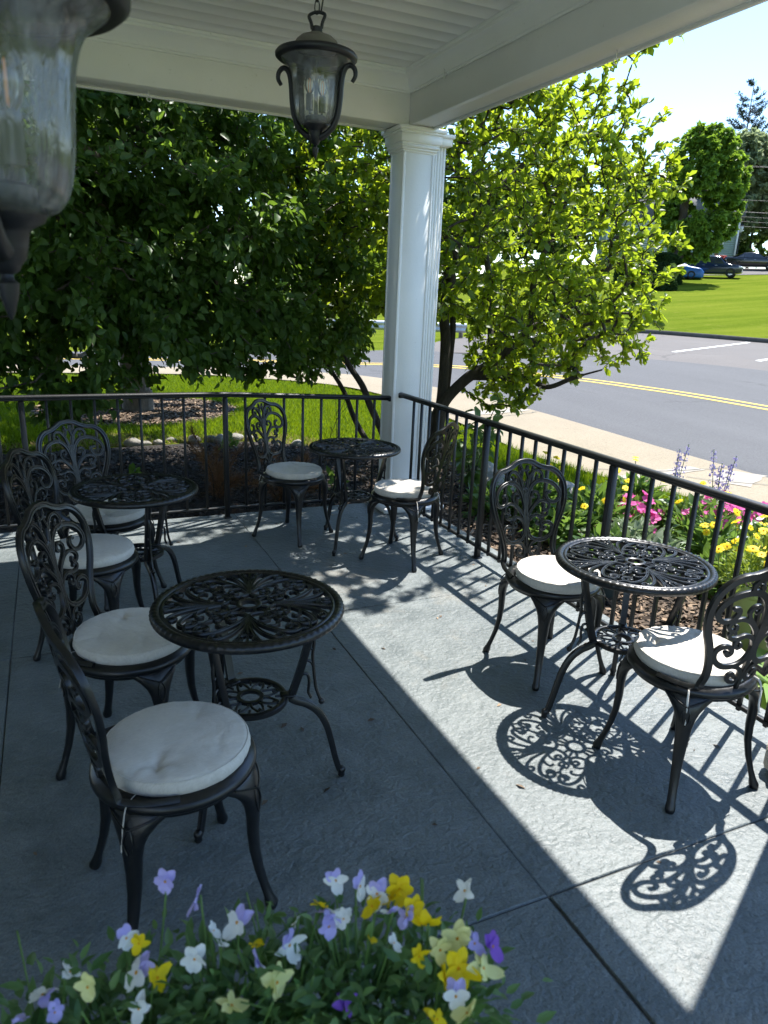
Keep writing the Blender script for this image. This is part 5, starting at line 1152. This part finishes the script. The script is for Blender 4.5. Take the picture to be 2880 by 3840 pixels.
    m.build('stems', MT['twig'], t, True)
    t = thing('pine_cone', 'brown pine cone lying at the foot of the railing post', 'pine cone', (1.26, 5.55, tz(1.26, 5.55)+.01)); m = MB(); m.lathe([(.01, 0), (.032, .02), (.036, .05), (.024, .085), (.006, .105)], 12)
    for k in range(70):
        f = k/70; a = k*2.4; r = .034*math.sin(PI*(f*.85+.12))+.006; z = .006+f*.098; d = np.array([math.cos(a), math.sin(a), .35]); c = np.array([r*math.cos(a), r*math.sin(a), z]); s = np.array([-math.sin(a), math.cos(a), 0])*.010
        m.add([c-s*.6, c+s*.6, c+d*.020+s, c+d*.020-s], None, [(0, 1, 2, 3)])
    m.build('scales', MT['cone'], t, False)
    for (x, y, lb) in ((2.25, 5.95, 'small green weed sprouting from the dark mulch near the corner table'), (1.75, 8.1, 'small green weed in the mulch before the pale rocks'), (.6, 6.6, 'tiny green weed in the dark mulch behind the left table')):
        t = thing('weed', lb, 'weed', (x, y, tz(x, y)), group='weeds in the mulch'); leafy(t, 'foliage', MT['leaf_fresh'], 26, (0, 0, .05), (.13, .13, .20), .10, .05)
garden()

# ---- pansy planter under the lens
def pansies():
    px, py = .150, .565
    t = thing('planter_trough', 'dark planter trough holding the pansies at the bottom edge', 'planter', (px, py, .575), math.radians(-20)); m = MB()
    m.box((0, 0, .09), (.50, .13, .18), bev=.02); m.box((0, 0, .185), (.52, .15, .022), bev=.008); m.build('box', MT['blackpot'], t, False)
    m = MB(); m.box((0, 0, .20), (.48, .115, .02), bev=.004); m.build('soil', MT['soil'], t, False)
    s = thing('plant_stand', 'black stand carrying the pansy trough', 'plant stand', (px, py, -.025), math.radians(-20)); m = MB(); m.box((0, 0, .588), (.56, .20, .022), bev=.004); m.build('shelf', MT['iron'], s, False)
    for sx in (-1, 1):
        for sy in (-1, 1): m = MB(); m.box((sx*.26, sy*.08, .3015), (.022, .022, .553)); m.build('leg', MT['iron'], s, False)
    cols = {'lilac': MT['p_lilac'], 'yellow': MT['p_yellow'], 'lemon': MT['p_lemon'], 'white': MT['p_white'], 'purple': MT['p_purple']}
    def pansy(parent, c, f, R, col):
        """two tall upper petals, two side petals, a broad lower lip"""
        f = unit(np.array(f, float)); up = unit(np.array([0, 0, 1.])-f*f[2]+1e-6); rt = np.cross(up, f); c = np.array(c, float); two = col == 'lilac' and RNG.random() < .45
        mu = MB(); ml = MB()
        for ang, ln, w, tilt, low in ((66, 1.2, .50, -.25, 0), (114, 1.2, .50, -.25, 0), (8, 1.05, .46, .22, 1), (172, 1.05, .46, .22, 1), (-90, 1.15, .66, .35, 1)):
            a = math.radians(ang+RNG.normal(0, 10)); d = rt*math.cos(a)+up*math.sin(a); s = np.cross(f, d); n_u = 5; V = []; W = []; cv = RNG.normal(0, .38)
            for i in range(n_u+1):
                tq = i/n_u; ww = R*w*(math.sin(PI*min(1, tq*.80+.12))**.8)
                for j in range(-2, 3): V.append(c+d*R*ln*tq+s*ww*j/2*.95+f*R*(tilt*tq+cv*tq*tq+.10*(j*j/4-.3)*tq+RNG.normal(0, .05)*tq))
            Q = [(i*5+j, i*5+j+1, (i+1)*5+j+1, (i+1)*5+j) for i in range(n_u) for j in range(4)]
            (ml if low else mu).add(V, None, Q)
        o = ml.build('flower', cols['white'] if two else cols[col], parent, True); mu.build('upper_petals', cols[col], o, True)
        m = MB(); a = np.arange(7)/7*2*PI; m.loft([c+np.outer(np.cos(a)*R*.11*q, rt)+np.outer(np.sin(a)*R*.11*q, up)+f*R*.10*h for q, h in ((1.1, -.2), (1, .6), (.3, 1.1))]); m.build('flower_eye', MT['p_gold'], o, True)
        return o
    # (x, y, z, colour, size) of the blooms, grouped into plants by position
    def W(u, v, d): return (u, v, d)
    P = [(0.073,0.731,0.924,'lilac',0.0157,1), (0.102,0.697,0.916,'lilac',0.0174,2), (0.141,0.656,0.909,'lilac',0.0181,2), (0.115,0.659,0.905,'white',0.0100,2), (0.121,0.641,0.900,'white',0.0079,2), (0.024,0.692,0.898,'lilac',0.0148,1), (0.036,0.680,0.897,'yellow',0.0108,1), (0.030,0.652,0.888,'lilac',0.0200,1), (0.050,0.638,0.887,'yellow',0.0161,1), (0.090,0.640,0.894,'white',0.0164,2), (-0.036,0.682,0.885,'white',0.0143,0), (-0.019,0.659,0.882,'lemon',0.0150,0), (-0.063,0.671,0.878,'lilac',0.0158,0), (-0.052,0.648,0.875,'lilac',0.0110,0), (-0.085,0.654,0.872,'lilac',0.0108,0), (0.156,0.625,0.902,'yellow',0.0098,3), (0.189,0.610,0.903,'lilac',0.0186,3), (0.155,0.602,0.895,'lilac',0.0192,3), (0.166,0.581,0.891,'lemon',0.0189,3), (0.028,0.616,0.879,'white',0.0138,1), (0.117,0.579,0.884,'lemon',0.0156,2), (0.245,0.618,0.917,'lilac',0.0172,4), (0.253,0.609,0.916,'white',0.0121,4), (0.235,0.609,0.912,'lilac',0.0150,4), (0.233,0.633,0.920,'yellow',0.0112,3), (0.258,0.649,0.933,'lilac',0.0147,4), (0.282,0.632,0.931,'lilac',0.0166,4), (0.298,0.617,0.928,'lilac',0.0165,4), (0.288,0.608,0.922,'yellow',0.0143,4), (0.274,0.579,0.909,'yellow',0.0079,4), (0.225,0.531,0.888,'purple',0.0120,4), (0.324,0.610,0.931,'yellow',0.0176,4), (0.311,0.606,0.927,'yellow',0.0134,4), (0.330,0.585,0.923,'yellow',0.0153,4), (0.339,0.565,0.917,'yellow',0.0170,5), (0.305,0.593,0.920,'lilac',0.0132,4), (0.319,0.581,0.919,'lilac',0.0131,4), (0.393,0.577,0.934,'white',0.0145,5), (0.363,0.539,0.913,'lemon',0.0178,5), (0.340,0.537,0.908,'lemon',0.0137,5), (0.378,0.527,0.912,'lilac',0.0138,5), (0.395,0.516,0.912,'purple',0.0157,5), (0.375,0.502,0.904,'lemon',0.0172,5), (0.350,0.513,0.903,'yellow',0.0201,5), (0.332,0.511,0.900,'yellow',0.0142,5), (0.335,0.491,0.895,'lilac',0.0158,5), (0.338,0.472,0.892,'lemon',0.0155,5), (0.307,0.480,0.889,'yellow',0.0127,5), (0.296,0.564,0.909,'white',0.0098,4), (0.316,0.541,0.905,'yellow',0.0116,5), (0.203,0.629,0.912,'white',0.0070,3)]
    names = ['pansy plant with white and lilac blooms at the far left of the trough', 'pansy plant with lilac and yellow blooms, left of centre in the trough', 'pansy plant with lilac blooms in the centre of the trough', 'pansy plant with a pale lemon bloom, right of centre in the trough', 'pansy plant with bright yellow and lilac blooms standing tallest', 'pansy plant with yellow and one violet bloom at the right end of the trough']
    cen = [(-.065, .655), (.030, .635), (.110, .610), (.180, .59), (.255, .565), (.325, .53)]
    cam = np.array([0, 0, 1.6])
    for i in range(6):
        x, y = cen[i]; z0 = (.785, .80, .812, .820, .825, .805)[i]; t = thing('pansy_plant', names[i], 'pansy', (x, y, z0), group='pansies in the trough'); n = 420
        p = RNG.normal(0, 1, (n, 3))*np.array([.052, .048, .030]); C = p+np.array([0, 0, .012]); C[:, 2] = np.abs(C[:, 2]); D = unit(p*[1, 1, .5]+RNG.normal(0, .03, p.shape)+np.array([0, 0, .03])); L = RNG.uniform(.014, .030, n)
        V, T = leaf_arr(C, D, unit(RNG.normal(0, .45, p.shape)+np.array([0, 0, 1.])), L, L*.42, .12, .3); link('foliage', mesh_np('foliage', V, T), MT['leaf_pansy'], t, False)
        st = MB()
        for k in range(16): q = RNG.normal(0, .05, 3); st.tube(cr([(q[0]*.3, q[1]*.3, -.02), (q[0]*.8, q[1]*.8, .03), (q[0]*1.2, q[1]*1.2, .055+abs(q[2])*.4)], 4), .0011, 4)
        for (fx, fy, fz, col, R, pi_) in P:
            if pi_ != i: continue
            c = np.array([fx-x, fy-y, fz-z0]); a = RNG.uniform(-2.9, -.2); tc = unit(cam-np.array([fx, fy, fz])); b_ = RNG.uniform(0, 2*PI); f = unit(tc*RNG.uniform(.1, .7)+np.array([math.cos(b_)*.8, math.sin(b_)*.8, RNG.uniform(-.15, .3)]))
            pansy(t, c, f, R*.88, col); b = c-f*R*.35; st.tube(cr([c*[.35, .35, 0], (b*[.75, .75, .6]), b+np.array([0, 0, R*.35]), b, c], 5), .0013, 5)
        st.build('stems', MT['stem'], t, True)
pansies()
# ------------------------------------------------------------------ far street furniture, cars, house
def car(name, label, x, y, head, L, Wd, st, glass, paint, wheels, cover=False, zoff=0., rimr=.62):
    """st: stations (x, z_low, z_belt, z_roof, half_low, half_belt, half_roof)"""
    z = tz(x, y)+zoff; t = thing(name, label, 'car', (x, y, z), head)
    m = MB(); rings = []
    S = np.array(st, float); xs = np.linspace(S[0, 0], S[-1, 0], 44)
    G = np.stack([np.interp(xs, S[:, 0], S[:, k]) for k in range(7)], 1)
    for k in range(1, 7): G[1:-1, k] = .25*G[:-2, k]+.5*G[1:-1, k]+.25*G[2:, k]
    for g in G:
        X, zl, zb, zr, hl, hb, hr = g; half = [(hl*.55, zl), (hl*.92, zl+.02), (hl, zl+.12), (hb, zl+(zb-zl)*.55), (hb*.985, zb-.06), (hb*.955, zb), (hr+(hb*.955-hr)*.08, zr-.10*(zr > zb+.2)), (hr*.93, zr-.03*(zr > zb+.2)), (hr*.55, zr), (0, zr+.01)]
        rings.append([(X, y_, z_) for y_, z_ in half]+[(X, -y_, z_) for y_, z_ in half[-2::-1]])
    m.loft(rings); m.build('body' if not cover else 'cover', paint, t, True, angle=50)
    if not cover:
        for poly in glass['side']:
            for s in (-1, 1):
                mm = MB(); V = []
                for (X, f) in poly:
                    g = [np.interp(X, xs, G[:, k]) for k in range(7)]; zz = g[2]+.02+(g[3]-.09-g[2]-.02)*f; yy = g[5]*.955+(g[6]-g[5]*.955)*(.04+.86*f)+.012; V.append((X, s*yy, zz))
                mm.add(V, None if len(V) == 4 else [(0, 1, 2)], [(0, 1, 2, 3)] if len(V) == 4 else None); mm.build('side_window', MT['winglass'], t, False)
        for nm, (xa, xb) in (('windscreen', glass['front']), ('rear_window', glass['rear'])):
            mm = MB(); V = []
            for X, f in ((xa, .05), (xb, .93)):
                g = [np.interp(X, xs, G[:, k]) for k in range(7)]
                for s in (-1, -.5, 0, .5, 1): V.append((X+(.02 if nm == 'windscreen' else -.02), s*(g[5]*.90+(g[6]*.90-g[5]*.90)*f), g[3]+.022))
            mm.add(V, None, [(i, i+1, 6+i, 5+i) for i in range(4)]); mm.build(nm, MT['winglass'], t, True)
        gf = G[-1]; X = xs[-1]
        for s in (-1, 1):
            mm = MB(); mm.box((X-.10, s*(gf[5]-.06), gf[1]+.40*glass.get('lz', 1.)), (.30, .30, .11), bev=.03); mm.build('headlight', MT['lamp'], t, False)
        mm = MB(); mm.box((X+.005, 0, gf[1]+.36*glass.get('lz', 1.)), (.05, gf[5]*1.1, .10), bev=.01)
        for i in range(7): mm.box((X+.03, (i-3)*.14, gf[1]+.36*glass.get('lz', 1.)), (.02, .035, .11))
        mm.build('grille', MT['blackpot'], t, False)
        mm = MB(); mm.box((X+.01, 0, gf[1]+.10), (.06, gf[5]*1.3, .05), bev=.01); mm.build('bumper_trim', MT['chrome'], t, False)
        mm = MB(); mm.box((X+.03, 0, gf[1]+.20), (.02, .32, .13)); mm.build('number_plate', MT['trim'], t, False)
        for s in (-1, 1): mm = MB(); mm.box((glass['front'][0]-.12, s*(Wd/2+.10), G[20][2]+.08), (.14, .20, .13), bev=.03); mm.build('wing_mirror', paint, t, False)
        mm = MB()
        for X in glass['handles']:
            for s in (-1, 1): g = [np.interp(X, xs, G[:, k]) for k in range(7)]; mm.box((X, s*(g[5]+.005), g[2]-.12), (.18, .03, .03), bev=.008)
        mm.build('door_handle', MT['chrome'], t, False)
    for X, R in wheels:
        for s in (-1, 1):
            Mx = np.eye(4); Mx[:3, :3] = np.array([[1, 0, 0], [0, 0, -s], [0, s, 0]]); Mx[:3, 3] = (X, s*(Wd/2-.10), R)
            w = MB(); w.lathe([(R*.62, -.11), (R*.96, -.11), (R, -.07), (R, .07), (R*.96, .11), (R*.64, .115), (R*.62, .09)], 28, M=Mx); wo = w.build('wheel', MT['tyre'], t, True, angle=40)
            r = MB(); r.lathe([(R*.66, .085), (R*.60, .108), (R*.56, .09), (R*.54, .03), (.001, .03)], 28, M=Mx)
            for k in range(5):
                Mr = Mx @ rotz_m(k*2*PI/5); r.box((R*.33, 0, .085), (R*.50, R*.17, .03), bev=.008, M=Mr)
            r.lathe([(R*.14, .06), (R*.13, .11), (.001, .112)], 14, M=Mx); r.build('rim', MT['alloy'], wo, True, angle=40)
    return t
suv = [(-2.18, .45, .95, 1.00, .78, .84, .60), (-2.08, .32, 1.02, 1.30, .84, .88, .62), (-1.75, .25, 1.05, 1.60, .86, .90, .64), (-1.0, .24, 1.04, 1.66, .86, .91, .66), (0.0, .24, 1.02, 1.67, .86, .91, .66), (.45, .24, 1.00, 1.60, .86, .91, .64), (1.05, .24, .99, 1.08, .86, .90, .72), (1.25, .25, .97, 1.00, .86, .90, .74), (1.9, .30, .92, .95, .84, .88, .72), (2.12, .36, .82, .84, .78, .82, .66)]
gl = {'side': [[(-1.75, .15), (-1.0, .06), (-1.0, .95), (-1.55, .9)], [(-.92, .06), (-.05, .06), (-.05, .97), (-.92, .95)], [(.03, .06), (.82, .06), (.42, .92), (.03, .97)]], 'front': (1.06, .44), 'rear': (-2.10, -1.75), 'handles': (-.75, .2), 'lz': 1.05}
car('parked_car', 'dark blue SUV with silver wheels parked on the hill, facing right', 50.0, 45.8, math.radians(-52), 4.4, 1.82, suv, gl, MT['carblue'], [(1.32, .36), (-1.32, .36)], zoff=.02)
sed = [(-2.4, .48, .95, .98, .70, .78, .62), (-2.2, .34, .98, 1.02, .80, .86, .66), (-1.55, .25, .96, 1.06, .86, .90, .66), (-.75, .22, .95, 1.42, .87, .91, .60), (-.1, .22, .94, 1.47, .87, .91, .60), (.4, .22, .93, 1.42, .87, .91, .60), (1.2, .22, .92, .99, .87, .90, .70), (1.5, .24, .90, .94, .86, .90, .74), (2.2, .28, .78, .82, .80, .86, .70), (2.42, .34, .66, .68, .66, .74, .60)]
gl2 = {'side': [[(-1.35, .1), (-.75, .06), (-.75, .93), (-1.0, .6)], [(-.70, .06), (.0, .06), (.0, .97), (-.70, .95)], [(.07, .06), (.98, .06), (.42, .92), (.07, .97)]], 'front': (1.2, .42), 'rear': (-1.6, -.8), 'handles': (-.6, .2), 'lz': .85}
car('parked_car', 'black sedan on the upper driveway behind the SUV', 58.3, 49.2, math.radians(-50), 4.8, 1.85, sed, gl2, MT['carblack'], [(1.45, .34), (-1.42, .34)], zoff=.05)
cov = [(-2.3, .12, .70, .72, .78, .80, .62), (-2.1, .10, .86, .90, .88, .86, .66), (-1.5, .10, .92, 1.02, .92, .90, .66), (-.8, .10, .94, 1.36, .94, .92, .58), (0, .10, .93, 1.40, .94, .92, .58), (.5, .10, .92, 1.30, .94, .92, .60), (1.2, .10, .88, .96, .94, .91, .72), (2.1, .10, .78, .82, .90, .86, .70), (2.35, .12, .55, .57, .70, .70, .56)]
car('covered_car', 'car under a bright blue cover beside the maple trunk', 46.1, 46.4, math.radians(-40), 4.6, 1.86, cov, None, MT['cobalt'], [(1.4, .3), (-1.4, .3)], True)

def house():
    x, y = 60.0, 61.5; z = tz(x, y); t = thing('green_house', 'pale green sided house with white windows half hidden by the maple', 'house', (x, y, z), math.radians(-48))
    m = MB(); m.box((0, 0, 2.4), (13, 8, 4.2))
    for i in range(20): m.box((0, -4.01, .45+i*.2), (13.04, .03, .17))
    m.build('wall', MT['siding'], t, False)
    m = MB(); m.box((0, -4.1, -.1), (13, .1, .9)); m.box((0, -3.0, -.2), (12.8, 2, .9)); m.build('lattice_skirt', MT['lattice'], t, False)
    m = MB(); V = [(-6.9, -4.6, 4.4), (6.9, -4.6, 4.4), (6.9, 4.6, 4.4), (-6.9, 4.6, 4.4), (-6.9, 0, 7.2), (6.9, 0, 7.2)]; m.add(V, [(0, 4, 3), (1, 2, 5)], [(0, 1, 5, 4), (2, 3, 4, 5), (3, 2, 1, 0)]); m.build('roof', MT['roof'], t, False)
    for X in (-5.2, -3.4, -1.2, .8, 2.8, 4.8):
        m = MB(); m.box((X, -4.06, 2.35), (1.15, .10, 1.7)); w = m.build('window', MT['trim'], t, False)
        m = MB(); m.box((X, -4.12, 2.75), (.85, .03, .62)); m.box((X, -4.12, 1.98), (.85, .03, .62)); m.build('pane', MT['winglass'], w, False)
    m = MB(); m.box((-6.5, -4.06, 2.3), (.16, .12, 4.2)); m.box((6.5, -4.06, 2.3), (.16, .12, 4.2)); m.box((0, -4.08, 4.36), (13.2, .14, .22)); m.build('trim', MT['trim'], t, False)
house()
def pole():
    x, y = 57.0, 52.2; z = tz(x, y); t = thing('utility_pole', 'grey timber utility pole with crossarm rising beside the maple', 'utility pole', (x, y, z)); m = MB()
    m.tube(np.array([(0, 0, -.3), (0, 0, 6), (0, 0, 10.3)]), np.array([.17, .15, .12]), 10); m.build('shaft', MT['wood'], t, True)
    d = np.array([.74, -.67, 0]); m = MB(); m.tube(np.array([-d*1.1+[0, -.15, 8.6], d*1.1+[0, -.15, 8.6]]), .06, 4); m.build('crossarm', MT['wood'], t, False)
    for s in (-1, -.4, .4, 1):
        m = MB(); q = d*s+np.array([0, -.15, 8.66]); m.lathe([(.03, 0), (.05, .03), (.035, .07), (.05, .10), (.001, .14)], 10, c=q); m.build('insulator', MT['socket'], t, True)
    e = np.array([78, 27, 0.])
    for i, (h, o) in enumerate(((8.75, 1), (8.75, -1), (6.0, 0), (5.0, 0), (4.6, 0), (4.2, 0), (3.8, 0))):
        a = np.array([x, y, z+h])+d*o*1.0; b = e+np.array([o*.5, o*.5, z+h+1.2]); f = np.linspace(0, 1, 24)[:, None]; P = a*(1-f)+b*f; P[:, 2] -= 1.0*4*(f*(1-f))[:, 0]; m = MB(); m.tube(P, .016 if i != 3 else .03, 4)
        tag(m.build('overhead_wire', MT['wire']), ['power wire strung from the near end of the crossarm', 'power wire strung from the far end of the crossarm', 'single cable well above the wire bundle', 'thick cable, topmost of the lower wire bundle', 'second cable of the lower wire bundle', 'third cable of the lower wire bundle', 'lowest cable on the utility pole'][i], 'overhead wire', 'overhead wires')
pole()
def small_things():
    x, y = 62.0, 54.3; t = thing('street_lamp', 'frosted post lantern beside the dark tree trunks on the hill', 'street lamp', (x, y, tz(x, y))); m = MB(); m.lathe([(.12, 0), (.09, .3), (.05, .5), (.045, 3.3)], 10); m.build('post', MT['wire'], t, True)
    m = MB(); m.lathe([(.08, 3.3), (.17, 3.42), (.24, 3.85), (.22, 3.87), (.001, 3.88)], 6); m.build('lantern_glass', MT['frost'], t, False); m = MB(); m.lathe([(.27, 3.87), (.14, 4.05), (.03, 4.12), (.02, 4.25), (.001, 4.28)], 6); m.build('lantern_cap', MT['wire'], t, False)
    x, y = 56.2, 50.9; t = thing('waste_bin', 'faded red bin beside the black sedan', 'bin', (x, y, tz(x, y)), .4); m = MB()
    m.loft([[(a*w, b*w, z) for a, b in ((-1, -1), (1, -1), (1, 1), (-1, 1))] for w, z in ((.30, .05), (.38, 1.15))]); m.build('body', MT['red'], t, False); m = MB(); m.box((0, 0, 1.19), (.84, .84, .09), bev=.03); m.build('lid', MT['red'], t, False)
    # guard rail across the road on the left
    t = thing('guard_rail', 'galvanised roadside guard rail glimpsed between the shade tree and the column', 'guard rail', (10.0, 23.6, tz(10, 23.6))); m = MB()
    P = np.array([(-6.5, 1.6, .58), (-2, .6, .58), (0, 0, .58), (3.4, -.9, .58)]); V = []
    for p in P: V += [tuple(p+np.array([0, -o, h])) for h, o in ((-.16, 0), (-.10, .07), (-.05, .07), (0, 0), (.05, .07), (.10, .07), (.16, 0))]
    m.add(V, None, [(r*7+i, r*7+i+1, (r+1)*7+i+1, (r+1)*7+i) for r in range(3) for i in range(6)]); m.build('beam', MT['steel'], t, False)
    for xx, yy in ((-6, 1.55), (-4, 1.1), (-2, .68), (0, .08), (1.8, -.4), (3.3, -.8)): m = MB(); m.box((xx, yy+.06, .3), (.12, .10, .8)); m.build('post', MT['wood'], t, False)
small_things()

# ------------------------------------------------------------------ camera, sun, sky
cd = bpy.data.cameras.new('camera'); cam = bpy.data.objects.new('camera', cd); COL.objects.link(cam); SC.camera = cam
yaw, pit, rol = [math.radians(v) for v in (24.87, 16.59, -2.41)]
fwd = np.array([math.sin(yaw)*math.cos(pit), math.cos(yaw)*math.cos(pit), -math.sin(pit)]); rgt = np.array([math.cos(yaw), -math.sin(yaw), 0]); dwn = np.cross(fwd, rgt)
r2 = math.cos(rol)*rgt+math.sin(rol)*dwn; d2 = -math.sin(rol)*rgt+math.cos(rol)*dwn
M = Matrix.Identity(4)
for i in range(3): M[i][0] = r2[i]; M[i][1] = -d2[i]; M[i][2] = -fwd[i]
M[0][3], M[1][3], M[2][3] = 0, 0, 1.6
cam.matrix_world = M
cd.sensor_fit = 'VERTICAL'; cd.sensor_height = 24; cd.lens = 1560/2212*24; cd.clip_start = .05; cd.clip_end = 3000
cd.dof.use_dof = True; cd.dof.focus_distance = 4.2; cd.dof.aperture_fstop = 5.0
sd = np.array([.48, .235, 1.]); sd /= np.linalg.norm(sd); el = math.asin(sd[2]); az = math.atan2(sd[0], sd[1])
sl = bpy.data.lights.new('sun', 'SUN'); sl.energy = 2.95; sl.angle = math.radians(.53); sl.color = (1, .965, .91)
so = bpy.data.objects.new('sun', sl); COL.objects.link(so); so.rotation_euler = Vector(sd).to_track_quat('Z', 'Y').to_euler(); so.location = (20, 10, 40)
w = bpy.data.worlds.new('World'); SC.world = w; w.use_nodes = True; nt = w.node_tree; bg = nt.nodes['Background']; sky = nt.nodes.new('ShaderNodeTexSky')
sky.sky_type = 'NISHITA'; sky.sun_disc = False; sky.sun_elevation = el; sky.sun_rotation = az; sky.air_density = 1.0; sky.dust_density = .0; sky.ozone_density = 3.2
nt.links.new(sky.outputs[0], bg.inputs[0]); bg.inputs[1].default_value = .09
SC.view_settings.view_transform = 'Standard'; SC.view_settings.look = 'None'; SC.view_settings.gamma = 1; SC.view_settings.exposure = 1.97
cy = SC.cycles; cy.use_denoising = True; cy.max_bounces = 10; cy.diffuse_bounces = 8; cy.glossy_bounces = 4; cy.transmission_bounces = 8; cy.transparent_max_bounces = 16; cy.sample_clamp_indirect = 6; cy.caustics_reflective = False; cy.caustics_refractive = False
try: cy.denoiser = 'OPENIMAGEDENOISE'; cy.denoising_input_passes = 'RGB_ALBEDO_NORMAL'
except Exception: pass
